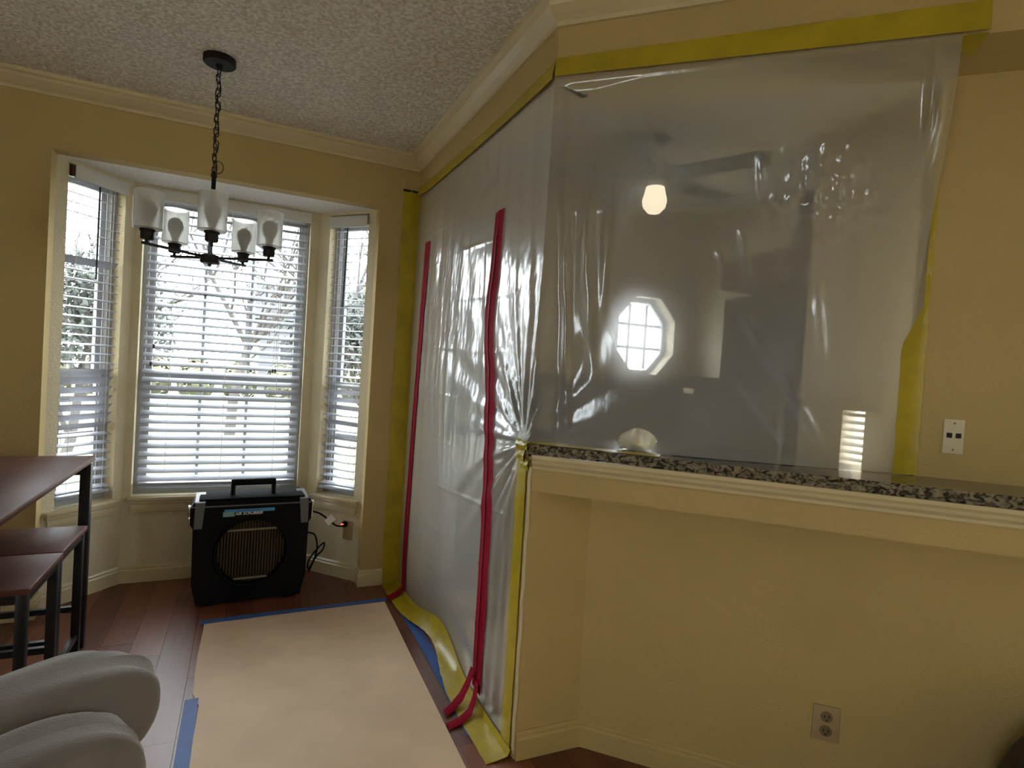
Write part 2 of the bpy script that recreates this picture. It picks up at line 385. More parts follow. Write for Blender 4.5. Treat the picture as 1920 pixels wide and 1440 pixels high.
def window(idx, A, u, o, s0, s1, ncol, label=None):
    w = empty(f'window_{idx}', A); w['kind'] = 'structure'
    P = lambda s, d, z: A + u*s + o*d + Vector((0,0,z))
    up_ = Vector((0,0,1)); ax = (u, o, up_)
    fr = MB(); dz = .095; fwd = .028
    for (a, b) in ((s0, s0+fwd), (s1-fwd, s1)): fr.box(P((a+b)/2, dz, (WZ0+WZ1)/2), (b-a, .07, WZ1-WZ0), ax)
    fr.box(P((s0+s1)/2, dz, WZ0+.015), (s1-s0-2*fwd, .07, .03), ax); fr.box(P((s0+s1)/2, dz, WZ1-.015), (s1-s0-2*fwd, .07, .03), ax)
    fr.obj('window_frame', MSHVINYL, w)
    zm = 1.125
    for k, (z0, z1, dd) in enumerate(((WZ0+.03, zm+.018, .085), (zm-.018, WZ1-.03, .105))):
        sa, sb = s0+fwd, s1-fwd; rw = .030
        sf = MB()
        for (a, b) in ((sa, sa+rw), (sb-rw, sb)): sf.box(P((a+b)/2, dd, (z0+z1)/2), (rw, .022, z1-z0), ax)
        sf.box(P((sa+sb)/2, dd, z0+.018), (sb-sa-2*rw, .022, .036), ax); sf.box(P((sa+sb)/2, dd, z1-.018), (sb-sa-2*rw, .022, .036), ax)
        so = sf.obj('sash', MSHVINYL, w)
        bx('pane', P((sa+sb)/2, dd, (z0+z1)/2), (sb-sa-2*rw, .004, z1-z0-.07), MGLASS, so, ax).location = -so.location
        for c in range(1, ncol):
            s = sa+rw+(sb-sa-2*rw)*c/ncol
            bx('muntin', P(s, dd+.006, (z0+z1)/2), (.016, .010, z1-z0-.07), MSHVINYL, so, ax)
        bx('muntin', P((sa+sb)/2, dd+.006, (z0+z1)/2), (sb-sa-2*rw, .010, .016), MSHVINYL, so, ax)
    return w
# sub-parts are built in world space: keep sash origins at the window root, children offset accordingly
def fix_world(root):
    for ch in root.children:
        for g in ch.children:
            g.location = -Vector(root.location)
for args in ((1, LA, lu, lo, .055, .347, 1), (2, Vector((-.58, YB1, 0)), mu, mo, .040, .885, 3), (3, RA, ru, ro, .072, .352, 1)):
    fix_world(window(*args))
# sills with apron mouldings
def sill(idx, A, u, o, s0, s1):
    P = lambda s, d, z: A + u*s + o*d + Vector((0,0,z))
    ax = (u, o, Vector((0,0,1))); sm = (s0+s1)/2
    r = empty(f'trim_{idx}', A); r['kind'] = 'structure'
    bx('sill_board', P(sm, .012, .458), (s1-s0, .085, .020), MTRIM, r, ax, .004)
    mb = MB()
    mb.box(P(sm, -.009, .437), (s1-s0-.015, .020, .020), ax, .004); mb.box(P(sm, -.006, .405), (s1-s0-.03, .014, .044), ax, .004)
    mb.obj('apron_moulding', MTRIM, r, True)
sill(1, LA, lu, lo, .004, .370); sill(2, Vector((-.58, YB1, 0)), mu, mo, .026, .914); sill(3, RA, ru, ro, .032, .392)

# doorway wall, header over the pass-through, recessed wall, half wall
HB = 2.198
wall('wall_doorway', (DX, 2.976, 0), (0,1,0), rect(0, BY-2.976, 0, HB), [], (.125, 0, 0), MW)
wall('wall_doorway_header', (DX, 1.640, 0), (0,1,0), rect(0, BY-1.640, HB, CE), [], (.125, 0, 0), MW)
def dprism(name, pts, z0, z1, m):
    o = MB().prism([D(a, of, 0)[:2] for a, of in pts], z0, z1).obj(name, m); o['kind'] = 'structure'; return o
dprism('wall_passthrough_header', [(.0, 0), (2.75, 0), (2.75, .215), (.125, .215)], HB, CE, MW)
dprism('wall_right', [(1.105, .215), (2.75, .215), (2.75, .34), (1.105, .34)], 0, HB, MW)
dprism('wall_right_low', [(.168, .163), (2.75, .163), (2.75, .30), (.165, .30)], 0, 1.0, MW)
MB().prism([(DX, 1.640), (1.098, 1.634), (1.19, 1.73), (1.10, 1.775), (DX, 1.775)], 0, 1.0).obj('wall_post', MW)['kind'] = 'structure'
dprism('trim_4', [(.004, 0), (2.75, 0), (2.75, .20), (.20, .20)], .890, 1.0, MW)
# white corner bead on the edge of the post
mb = MB(); random.seed(5); pts = []
for i in range(26): pts.append(Vector((DX-.001+random.uniform(-.002, .001), 1.641+random.uniform(-.002, .002), .03+i*.0375)))
mb.tube(pts, .006, 6); st(mb.obj('trim_5', MTRIM))
# crown moulding
cp = [(0, CE-.075), (.010, CE-.075), (.013, CE-.062), (.030, CE-.050), (.050, CE-.030), (.055, CE-.020), (.068, CE-.014), (.072, CE), (0, CE)]
e2 = D(2.7, 0, 0)
sweep_segments(['trim_1', 'trim_2', 'trim_3'], [(-3.6, BY), (DX, BY), (C.x, C.y), (e2.x, e2.y)], cp, MTRIM)
# moulding under the granite
mp_ = [(0, .963), (.008, .963), (.010, .972), (.020, .982), (.014, .990), (.024, .999), (.024, 1.010), (0, 1.010)]
a0 = D(.006, 0, 0); sweep_segments(['trim_6'], [(a0.x, a0.y), (e2.x, e2.y)], mp_, MTRIM)
# baseboards
bb = [(0, .0), (.013, .0), (.013, .066), (.009, .074), (.009, .082), (.004, .092), (0, .092)]
sweep_segments(['baseboard_left', 'baseboard_left_jamb', 'baseboard_bay_left', 'baseboard_bay_middle', 'baseboard_bay_right', 'baseboard_right_jamb', 'baseboard_back'],
    [(-3.6, BY), (BL, BY), (BL, YB0), (-.58, YB1), (.36, YB1), (BR, YB0), (BR, BY), (.757, BY)], bb, MTRIM)
p1 = (1.098, 1.634); p2 = D(2.7, .163, 0)
sweep_segments(['baseboard_post', 'baseboard_right'], [(DX+.004, 1.640), p1, (p2.x, p2.y)], bb, MW)
# living room behind the camera (out of frame): walls, with unseen windows added for fill light
wall('wall_left', (-3.6, -3.0, 0), (0,1,0), rect(0, BY+3.0, 0, CE), [rect(.8, 1.9, 1.0, 2.1)], (-.12, 0, 0), MW)
wall('wall_rear', (-3.6, -3.0, 0), (1,0,0), rect(0, 6.9, 0, CE), [], (0, -.12, 0), MW)
wall('wall_living_right', (D(2.7, .1, 0).x, -3.0, 0), (0,1,0), rect(0, 2.8, 0, CE), [rect(.25, 1.55, .6, 2.1)], (.12, 0, 0), MW)
LX = D(2.7, .1, 0).x
for i, (c, d) in enumerate((((LX+.06, -2.1, 1.35), (.006, 1.3, 1.5)), ((2.41, .70, 1.45), (.006, .85, .95)), ((-3.66, -1.65, 1.55), (.006, 1.1, 1.1)))):  # unseen windows added for daylight fill, in living room and kitchen
    r = empty(f'window_{6+i}', c); r['kind'] = 'structure'; bx('pane', c, d, MGLASS, r)
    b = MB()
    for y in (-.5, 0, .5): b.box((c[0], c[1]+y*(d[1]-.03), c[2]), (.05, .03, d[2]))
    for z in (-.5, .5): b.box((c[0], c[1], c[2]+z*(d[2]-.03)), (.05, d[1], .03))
    b.obj('window_frame', MSHVINYL, r)

# kitchen shell beyond the plastic
OC, OZ, OX_, OZ_ = 2.53, 1.58, .243, .270
def octa(sx, sz, cx=0, cz=0, k=.43):
    return [(cx+sx, cz-sz*k), (cx+sx, cz+sz*k), (cx+sx*k, cz+sz), (cx-sx*k, cz+sz), (cx-sx, cz+sz*k), (cx-sx, cz-sz*k), (cx-sx*k, cz-sz), (cx+sx*k, cz-sz)]
wall('wall_kitchen_back', (DX+.126, BY, 0), (1,0,0), rect(0, 3.1-DX-.126, 0, CE), [octa(OX_, OZ_, OC-DX-.126, OZ)], (0, .17, 0), MKITW)
wall('wall_kitchen_side', (3.1, 1.85, 0), (0,1,0), rect(0, BY+.17-1.85, 0, CE), [], (.12, 0, 0), MKITW)
wall('wall_kitchen_nib', (2.95, 2.42, 0), (0,1,0), rect(0, BY-2.42, 0, CE), [], (.15, 0, 0), MKITW)
wall('wall_kitchen_alcove', (2.35, 1.79, 0), (1,0,0), rect(0, .87, 0, CE), [], (0, .06, 0), MKITW)
wall('wall_kitchen_right', (2.35, .2, 0), (0,1,0), rect(0, 1.59, 0, CE), [rect(1.335, 1.435, .965, 1.195), rect(.075, .925, .975, 1.925)], (.10, 0, 0), MKITW)  # the larger opening serves the added fill window, hidden from view
w4 = empty('window_4', (OC, BY+.13, OZ)); w4['kind'] = 'structure'
def octring(name, s1, s2, y0, y1, m, par):
    A = octa(s1[0], s1[1], OC, OZ); B = octa(s2[0], s2[1], OC, OZ); vs = []
    for (x, z) in A: vs += [(x, y0, z), (x, y1, z)]
    for (x, z) in B: vs += [(x, y0, z), (x, y1, z)]
    fs = []
    for i in range(8):
        j = (i+1) % 8; a, a1, b, b1 = 2*i, 2*j, 16+2*i, 16+2*j
        fs += [(a, a1, b1, b), (a+1, b+1, b1+1, a1+1), (a, a+1, a1+1, a1), (b, b1, b1+1, b+1)]
    return MB().add(vs, fs).obj(name, m, par)
octring('window_frame', (OX_, OZ_), (OX_-.03, OZ_-.03), BY+.10, BY+.15, MSHVINYL, w4)
A = octa(OX_-.03, OZ_-.03, OC, OZ)
MB().add([(x, BY+.125, z) for x, z in A]+[(x, BY+.129, z) for x, z in A], [tuple(range(8)), tuple(range(8, 16))]+[(i, (i+1) % 8, 8+(i+1) % 8, 8+i) for i in range(8)]).obj('pane', MGLASS, w4)
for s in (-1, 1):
    bx('muntin', (OC+s*.074, BY+.12, OZ), (.019, .014, .46), MSHVINYL, w4); bx('muntin', (OC, BY+.12, OZ+s*.083), (.41, .014, .019), MSHVINYL, w4)
# narrow louvred window in the kitchen's right wall
w5 = empty('window_5', (2.40, 1.585, 1.08)); w5['kind'] = 'structure'
bx('pane', (2.43, 1.585, 1.08), (.004, .10, .23), MGLASS, w5)
for k in range(7): MB().box((2.38, 1.585, .985+k*.032), (.020, .096, .003), (Vector((.8, 0, .6)), Vector((0,1,0)), Vector((-.6, 0, .8)))).obj('slat', MLET, w5)
st(bx('wall_kitchen_backsplash', (1.96, BY-.006, 1.09), (1.96, .012, .36), MTILE))

# ------------------------------------------------------------------ blinds
def blind(A, u, o, s0, s1, label, tilt, flips, vz0, vz1, v0, v1, wand, tassels, droop=0):
    root = empty('window_blind', A + u*((s0+s1)/2)); tag(root, label, 'blind', 'white slatted blinds in the bay windows')
    P = lambda s, d, z: A + u*s + o*d + Vector((0,0,z))
    up_ = Vector((0,0,1)); ax = (u, o, up_); L = s1-s0
    bx('valance', P((v0+v1)/2, -.012, (vz0+vz1)/2), (v1-v0, .012, vz1-vz0), MVAL, root, ax, .003)
    bx('headrail', P((s0+s1)/2, .026, vz1-.028), (L, .045, .04), MVAL, root, ax)
    pitch = .0455; z = vz0-.012; k = 0; DD = .028
    # one slat mesh shared: local x along u, y outward, gently crowned
    W = .047; prof = []
    me = None
    zs = []
    while z > WZ0+.055: zs.append(z); z -= pitch
    for k, z in enumerate(zs):
        t = flips.get(k, tilt)
        if me is None:
            rows = []
            for sx in (-L/2, L/2):
                rows.append([Vector((sx, (j/6-.5)*W, .0022*(1-(j/3-1)**2))) for j in range(7)])
            mb = MB().slab(rows, (0,0,-1), .0026); so = mb.obj('slat', MSLAT); me = so.data; me.polygons.foreach_set('use_smooth', [False]*len(me.polygons))
        else:
            so = bpy.data.objects.new('slat', me); COL.objects.link(so)
        so.parent = root
        roll = droop*random.uniform(-1, 1)+(.03 if t < 0 else 0)*random.uniform(-1, 1)
        X, Y = u, o
        R = Matrix((X, Y, up_)).transposed().to_4x4() @ Matrix.Rotation(roll, 4, 'Y') @ Matrix.Rotation(t + random.uniform(-.04, .04), 4, 'X')
        so.matrix_local = Matrix.Translation(P((s0+s1)/2, DD, z)-Vector(root.location)) @ R
    zb = zs[-1]-.030
    bx('bottom_rail', P((s0+s1)/2, DD, zb), (L, .047, .015), MSLAT, root, ax, .003)
    nl = 3 if L > .5 else 2
    for q in range(nl):
        s = s0 + L*(.16 + .68*q/(nl-1))
        for d in (DD-.0245, DD+.0245):
            MB().tube([P(s, d, vz0), P(s, d, zb)], .0009, 4).obj('ladder_cord', MCORD, root)
    if wand: MB().tube([P(wand[0], -.012, vz0-.004), P(wand[0]-.004, -.016, wand[1])], .0042, 6).obj('tilt_wand', MWAND, root)
    for (s, zt) in tassels:
        MB().tube([P(s, -.010, vz0), P(s, -.010, zt)], .0010, 4).obj('pull_cord', MCORD, root)
        MB().lathe(P(s, -.010, zt-.026), [(0, 0), (.006, .002), (.005, .012), (.007, .022), (.002, .026)], 8).obj('tassel', MWAND, root)
    return root
random.seed(11)
fl1 = {8: -.75}; fl1.update({k: -.8+.05*(k % 3) for k in range(20, 27)})
b1 = blind(LA, lu, lo, .066, .330, 'slatted blind with seven flipped slats in the left bay window', .20, fl1, 2.062, 2.128, .075, .352, (.199, 1.60), [])
bx('bracket', LA + lu*.066 + lo*-.008 + Vector((0,0,2.095)), (.014, .02, .05), MTABLE, b1, (lu, lo, Vector((0,0,1))))
b2 = blind(Vector((-.58, YB1, 0)), mu, mo, .062, .868, 'wide slatted blind in the middle bay window behind the chandelier', .50, {}, 2.075, 2.135, .050, .886, None, [(.115, 1.300), (.105, 1.205), (.715, 1.200), (.728, 1.200)])
fl3 = {k: -.65 for k in (21, 22, 23, 25, 27)}; fl3[20] = -.3
b3 = blind(RA, ru, ro, .088, .340, 'narrow slatted blind in the right bay window, a few slats turned', .18, fl3, 2.054, 2.118, .080, .348, (.212, 1.585), [])

# ------------------------------------------------------------------ granite bar top
bar = MB().prism([D(a, o, 0)[:2] for a, o in ((-.012, -.012), (2.74, -.012), (2.74, .213), (1.102, .213), (1.102, .330), (.10, .330), (-.10, .10))], 1.010, 1.042).obj('granite_bar_top', MGRAN)
tag(bar, 'speckled granite bar top on the half wall under the plastic', 'countertop')

# ------------------------------------------------------------------ plastic containment sheet
def vnoise(x, y, seed=0):
    """smooth value noise on arrays"""
    rng = np.random.RandomState(seed); T = rng.rand(64, 64)*2-1
    xi = np.floor(x).astype(int); yi = np.floor(y).astype(int); fx = x-xi; fy = y-yi
    fx = fx*fx*(3-2*fx); fy = fy*fy*(3-2*fy)
    g = lambda a, b: T[a % 64, b % 64]
    return (g(xi, yi)*(1-fx)+g(xi+1, yi)*fx)*(1-fy)+(g(xi, yi+1)*(1-fx)+g(xi+1, yi+1)*fx)*fy
def sst(a, b, x): t = np.clip((x-a)/(b-a), 0, 1); return t*t*(3-2*t)
def seg_ridge(a, z, a0, z0, a1, z1, w, amp):
    dx, dz = a1-a0, z1-z0; L2 = dx*dx+dz*dz
    t = np.clip(((a-a0)*dx+(z-z0)*dz)/L2, 0, 1); d = np.hypot(a-a0-t*dx, z-z0-t*dz)
    return amp*np.exp(-(d/w)**2)*np.sin(PI*np.clip(t*.9+.05, 0, 1))
def sheetA(y, z):
    """offset of the doorway panel toward the room (negative x) at wall position y and height z"""
    y = np.asarray(y, float); z = np.asarray(z, float)
    mask = sst(0, .10, 2.225-z)*sst(0, .16, 3.235-y)
    near = np.where(z < 1.05, sst(0, .12, y-1.70), 1.0); mask = mask*near*(.35+.65*sst(0, .25, z))
    gy, gz = 1.69, 1.04
    r = np.hypot(y-gy, z-gz)+1e-6; th = np.arctan2(z-gz, y-gy)
    rad = np.sin(th*15+1.6*vnoise(th*4+9, r*2.5, 3))+.5*np.sin(th*31+2*vnoise(th*5, r*3, 4))
    d = .0062*rad*np.exp(-(r/.62)**2)*sst(0, .14, r)
    yy = y + .10*(2.2-z)*sst(2.2, 1.2, z)*sst(2.4, 1.7, y)
    d += .0030*vnoise(yy*17, z*1.6, 1)*sst(.55, 1.3, z) + .0016*vnoise(yy*38, z*3.2, 2)*sst(.5, 1.2, z)
    zl = np.interp(z, [0, .5, .9, 1.1, 1.3, 1.5, 1.9], [1.961, 1.965, 1.975, 1.995, 2.02, 2.05, 2.015])
    d = d*(1-.78*np.exp(-((y-zl)/.055)**2)*sst(1.95, 1.85, z))
    d += .008*vnoise(y*2.2, z*1.7, 6)
    d += .0009*vnoise(y*60+z*14, z*22, 7)*sst(.7, 1.3, z)*sst(2.1, 1.8, z)
    d += .006*np.sin((y-1.7)*70+z*3)*sst(2.0, 1.8, y)*sst(.9, .55, z)*sst(0, .2, z)
    for k, zc in enumerate((.28, .50, .72, .935, 1.15, 1.36, 1.57, 1.78, 1.97)):
        ln = zc+.012*np.sin(y*3+k)+.05*(y-2.4)*(-1 if zc < .8 else .3)
        d += .0022*np.exp(-((z-ln)/.0075)**2)*(.55+.45*vnoise(y*4+k*7, z*0+k, 8))
    bul = np.exp(-((y-2.45)/.30)**2)*sst(.6, .05, z)
    o = -(d*mask) + .028*bul
    solid = np.maximum(np.maximum(sst(2.90, 2.99, y), sst(2.14, 2.19, z)), sst(1.80, 1.75, y)*sst(1.04, 1.0, z))
    return np.minimum(o, .0005+.05*(1-solid))
def zbot(y): return .010+.075*np.exp(-((np.asarray(y, float)-2.47)/.26)**2)
def sheetB(a, z):
    a = np.asarray(a, float); z = np.asarray(z, float)
    bot = .03; w = np.clip((2.23-z)/1.19, 0, 1)
    oL = bot*w; oR = .203*sst(2.2, 1.45, z)
    off = oL+(oR-oL)*np.clip(a/1.07, 0, 1)**1.5
    mask = sst(0, .06, 2.225-z)*sst(0, .10, z-1.044)*sst(0, .05, 1.07-a)
    d = .007*vnoise(a*3, z*2.2, 21)
    th = np.arctan2(z-1.04, a+.03); r = np.hypot(z-1.04, a+.03)
    d += .006*np.sin(th*17+1.2*vnoise(th*3, r*2, 22))*np.exp(-(a/.20)**2)*sst(.05, .35, r)
    for s in ((.03, 2.20, .10, 1.05, .014, .016), (.10, 2.05, .17, 1.25, .018, .010), (.14, 1.98, .13, 1.55, .010, .010), (.20, 1.9, .19, 1.45, .012, .007), (.07, 1.9, .06, 1.5, .009, .009),
              (.60, 1.50, .72, 1.30, .012, .010), (.68, 1.40, .86, 1.10, .014, .011), (.60, 1.30, .78, 1.07, .010, .008), (.80, 1.62, .84, 1.35, .016, .010), (.58, 1.75, .62, 1.58, .010, .008),
              (1.02, 2.20, 1.035, 1.90, .014, .018), (1.055, 2.2, 1.05, 1.8, .008, .010), (.62, 1.95, .64, 1.80, .009, .006), (.52, 1.68, .54, 1.62, .008, .005)):
        d += seg_ridge(a, z, *s)
    cr = np.exp(-((a-.80)/.13)**2)*np.exp(-((z-1.84)/.12)**2)
    d += cr*(.0105*vnoise(a*48, z*40, 23)+.0024*vnoise(a*90+z*30, z*80, 24))
    cr2 = np.exp(-((a-.80)/.12)**2)*np.exp(-((z-1.66)/.20)**2)
    d += cr2*.0040*vnoise(a*34, z*11, 25)
    for k, (zc, a0, a1) in enumerate(((2.13, .55, 1.03), (1.965, .55, .95), (1.80, .0, .95), (1.60, .55, 1.0), (1.40, .2, 1.0), (1.22, .5, .9))):
        d += .0028*np.exp(-((z-zc-.01*(a-.5))/.006)**2)*sst(a0, a0+.1, a)*sst(a1, a1-.1, a)*(.5+.5*vnoise(a*9+k*5, z*0+k, 26))
    return np.minimum(off - d*mask, -.005+.6*np.clip(2.195-z, 0, 1))
PX = .846
root_b = empty('plastic_barrier', (DX, 2.4, 0))
tag(root_b, 'clear plastic dust barrier sheet taped over the doorway and pass-through opening', 'plastic sheet')
# panel over the doorway, one mesh with the pass-through panel
na, nz = 230, 340
U = np.linspace(0, 1, na)[:, None]; V = np.linspace(0, 1, nz)[None, :]
y_near = lambda z: 1.70-.062*sst(1.0, 1.10, z)
z0 = zbot(3.235+U*(1.70-3.235)); Zg = z0+(2.238-z0)*V
Yg = 3.238+U*(y_near(Zg)-3.238); Xg = PX+sheetA(Yg, Zg)
sm = MB()
def addgrid(X, Y, Z):
    n0, n1 = X.shape; vs = np.stack([X, Y, Z], -1).reshape(-1, 3).tolist()
    I = np.arange(n0*n1).reshape(n0, n1)
    fs = np.stack([I[:-1, :-1], I[1:, :-1], I[1:, 1:], I[:-1, 1:]], -1).reshape(-1, 4).tolist()
    sm.add(vs, fs)
addgrid(Xg, Yg, Zg)
# pass-through panel; its first column equals the doorway panel's last column above the bar
nb, nz2 = 190, 230
Ub = np.linspace(0, 1, nb)[:, None]; Vb = np.linspace(0, 1, nz2)[None, :]
Zb = 1.044+(2.236-1.044)*Vb+0*Ub
Ab = Ub*(1.078-.012*Vb*0)+0*Vb
Ob = sheetB(Ab, Zb)
Xb = C.x+AL.x*Ab+NN.x*Ob; Yb = C.y+AL.y*Ab+NN.y*Ob
# blend to the doorway panel's edge in the first 6 cm so the sheet turns the corner without a gap
ya = y_near(Zb); xa = PX+sheetA(ya, Zb); k = sst(.07, 0, Ab)
X0 = (xa[:1]*np.ones_like(Ab)); Y0 = (ya[:1]*np.ones_like(Ab))
dx = X0-Xb[:1]; dy = Y0-Yb[:1]
Xb = Xb+dx*k; Yb = Yb+dy*k
addgrid(Xb, Yb, Zb)
sh = sm.obj('sheet', MPOLY, root_b, smooth=False, fixn=False)
sh.data.polygons.foreach_set('use_smooth', [True]*len(sh.data.polygons))
def shx(y, z): return float(PX+sheetA(np.array([y]), np.array([z]))[0])

YL = 'yellow tape'
def ribbon(name, rows, nvec, t, m, label=None, parent=root_b, smooth=True):
    o = MB().slab(rows, nvec, t).obj(name, m, parent, smooth=smooth)
    if label: o['label'] = label
    return o
random.seed(21)
jit = lambda s: random.uniform(-s, s)
# 1 up the back wall
rows = [[Vector((.757+jit(.001), BY-.004, z)), Vector((.80, BY-.007-abs(jit(.002)), z)), Vector((.838, BY-.006, z)), Vector((.846, BY-.022, z))] for z in np.linspace(.0, 2.262, 40)]
ribbon('tape_strip', rows, (0, -1, 0), .0008, MYEL, 'yellow tape up the back wall corner')
bx('tape_end', (.797, BY-.007, 2.262), (.082, .004, .012), MHOLE, root_b)['label'] = 'dark folded end of the tape'
# 2 across the doorway header, sagging a little
top = [(1.637, 2.272), (1.756, 2.272), (2.073, 2.263), (2.555, 2.271), (3.0, 2.281), (3.238, 2.292)]
low = [(1.637, 2.212), (1.756, 2.209), (2.073, 2.208), (2.438, 2.210), (3.007, 2.218), (3.238, 2.238)]
ip = lambda L, y: float(np.interp(y, [p[0] for p in L], [p[1] for p in L]))
rows = [[Vector((PX-.008+.0105*f**2, y, ip(low, y)*(1-f)+ip(top, y)*f)) for f in (0, .33, .66, 1)] for y in np.linspace(1.640, 3.238, 40)]
ribbon('tape_strip', rows, (-1, 0, 0), .0008, MYEL, 'yellow tape along the doorway header')
# 3 across the pass-through header, wrapped round the far end
rows = [[D(a, -.011, 2.219-.016*(a/1.13)), D(a, -.009, 2.24), D(a, -.004, 2.279+.002*a)] for a in np.linspace(-.001, 1.134, 36)]
ribbon('tape_strip', rows, -NN, .0008, MYEL, 'yellow tape along the pass-through header')
rows = [[D(1.075+.058*f, of, HB-.003-(.0 if of > 0 else -.002)) for of in (-.008, .03, .07, .11*(.4+.6*f))] for f in (0, .33, .66, 1)]
ribbon('tape_strip', rows, (0,0,-1), .0008, MYEL, 'yellow tape folded under the header end')
# 4 down the edge of the recessed wall
rows = []
for z in np.linspace(1.044, 1.97, 46):
    wl = 1.048 if z < 1.42 else 1.048+.05*min(1, (z-1.42)/.12)
    j = .0016 if z < 1.5 else .0008
    fr_ = .194+.013*float(sst(1.40, 1.56, z))
    rows.append([D(wl+jit(j), fr_+jit(j*.6), z), D((wl+1.112)/2, fr_-.002+jit(j*2), z), D(1.112+jit(.0015), .209, z)])
ribbon('tape_strip', rows, -NN, .0008, MYEL, 'wrinkled yellow tape down the right wall edge')
# 5 down the end of the half wall
rows = []
for z in np.linspace(.0, .985, 46):
    j = .004 if z > .8 else .001
    rows.append([Vector((DX-.004-abs(jit(j)), 1.664+jit(.001), z)), Vector((DX-.008-abs(jit(j)), 1.695, z)), Vector((DX-.006-abs(jit(j)), 1.728+jit(.0015), z))])
ribbon('tape_strip', rows, (-1, 0, 0), .0008, MYEL, 'yellow tape down the half wall end')
# 6 along the floor, peeled up in the middle
rows = []
for y in np.linspace(3.235, 1.645, 60):
    lift = float(np.exp(-((y-2.47)/.26)**2)); pk = float(np.exp(-((y-2.22)/.12)**2))
    zb_ = float(zbot(y))
    rows.append([Vector((.757+.062*lift+jit(.002), y, .0015+.028*lift+.02*pk*abs(jit(1)))), Vector((.793+.042*lift, y, .004+.040*lift+abs(jit(.003)))),
                 Vector((.832+.022*lift, y, .010+.060*lift)), Vector((shx(min(y, 3.2), zb_+.03)-.003 if y > 1.75 else .842, y, .030+.070*lift))])
ribbon('tape_strip', rows, (-1, 0, 1), .0008, MYEL, 'yellow tape along the floor, peeling up in the middle')
# 7 crumpled pieces round the end of the bar
for (c, s, rz) in (((.830, 1.668, 1.035), (.020, .085, .030), .3), ((.838, 1.690, 1.000), (.018, .06, .040), -.2), ((.842, 1.668, .972), (.014, .055, .035), .15)):
    P = []
    for i in range(9):
        th = 2*PI*i/8; P.append([Vector(c)+Vector((s[0]*.6*math.cos(th)*(.8+jit(.3)), s[1]*.5*(f-1)+jit(.003), s[2]*.6*math.sin(th)*(.8+jit(.3)))) for f in (0, .5, 1, 1.5, 2)])
    MB().grid(P).obj('tape_wad', MYEL, root_b, fixn=False)['label'] = 'crumpled yellow tape at the bar end'
rows = [[D(a, -.004+.0*a, 1.0435), D(a, .012, 1.0445), D(a, .034+.02*a, 1.0455)] for a in np.linspace(-.005, .40, 12)]
ribbon('tape_strip', rows, (0,0,1), .0006, MYEL, 'yellow tape on the bar top edge')

# red zippers
def zipper(path, w, label):
    zr = None
    zs = np.linspace(path[0][1], path[-1][1], 110)
    yc = lambda z: float(np.interp(-z, [-p[1] for p in path], [p[0] for p in path]))
    rows = [[Vector((shx(yc(z)+dy*w, z)-.004-(.003 if abs(dy) < .1 else 0), yc(z)+dy*w, z)) for dy in (-.5, -.25, -.06, .06, .25, .5)] for z in zs]
    zr = ribbon('zipper', rows, (-1, 0, 0), .0012, MRED, label)
    rows = [[Vector((shx(yc(z), z)-.0095, yc(z)+dy, z)) for dy in (-.0028, .0028)] for z in zs[4:]]
    co = MB().slab(rows, (-1, 0, 0), .0014).obj('zipper_coil', MRED2, zr); co.location = -Vector(root_b.location)
    return zr
zipper([(2.012, 1.880), (2.028, 1.67), (2.052, 1.508), (2.046, 1.384), (2.012, 1.261), (1.995, 1.098), (1.975, .938), (1.967, .656), (1.961, .353), (1.961, .060)], .086, 'wavy red zipper strip nearer the half wall')
zipper([(2.985, 1.935), (3.023, 1.463), (3.066, .934), (3.085, .454), (3.066, .012)], .072, 'red zipper strip nearer the back wall')
def flap(pts, w, label='red zipper tail on the floor'):
    rows = []
    for (p, wd) in pts: rows.append([Vector(p)-Vector(wd)*w/2, Vector(p)+Vector((0,0,.004)), Vector(p)+Vector(wd)*w/2])
    ribbon('zipper_tail', rows, (0, 0, 1), .0012, MRED, label)
flap([((.832, 1.985, .13), (0,1,0)), ((.818, 1.99, .075), (0,1,.1)), ((.792, 1.985, .03), (0,1,.2)), ((.755, 1.965, .012), (-.1,1,.1)), ((.715, 1.94, .006), (-.1,1,0))], .040)
flap([((.834, 1.945, .10), (0,1,0)), ((.822, 1.925, .05), (0,1,.1)), ((.795, 1.90, .018), (0,1,.1)), ((.755, 1.88, .008), (-.15,1,0)), ((.700, 1.865, .005), (-.1,1,0))], .038)
flap([((.832, 3.066, .03), (0,1,0)), ((.80, 3.05, .014), (0,1,.1)), ((.745, 3.02, .006), (-.1,1,0))], .055)

# ------------------------------------------------------------------ floor paper and masking tape
paper = empty('floor_paper', (.3, 1.7, 0)); tag(paper, 'brown kraft paper sheet laid on the wood floor by the doorway', 'floor paper')
rows = []
nxp, nyp = 24, 60
xs = np.linspace(0, 1, nxp); ys = np.linspace(.35, 2.995, nyp)
for yv in ys:
    xl = -.105-.025*sst(2.30, 2.34, yv)+.003*math.sin(yv*9); xr = .690+.032*(yv-1.64)/1.36
    X = xl+(xr-xl)*xs; Zp = .0035+.0012*(vnoise(X*5, np.full_like(X, yv)*4, 31)+1)
    rows.append([Vector((float(a), float(yv), float(b))) for a, b in zip(X, Zp)])
MB().slab(rows, (0,0,-1), .0008).obj('sheet', MKRAFT, paper, smooth=True)
def flat_strip(name, pts, w, m, parent, z=.0065, label=None):
    rows = []
    P = [Vector((p[0], p[1], z)) for p in pts]
    for i, p in enumerate(P):
        t = (P[min(i+1, len(P)-1)]-P[max(i-1, 0)]).normalized(); n_ = Vector((-t.y, t.x, 0))
        rows.append([p-n_*w/2, p, p+n_*w/2])
    o = MB().slab(rows, (0,0,-1), .0006).obj(name, m, parent)
    if label: o['label'] = label
    return o
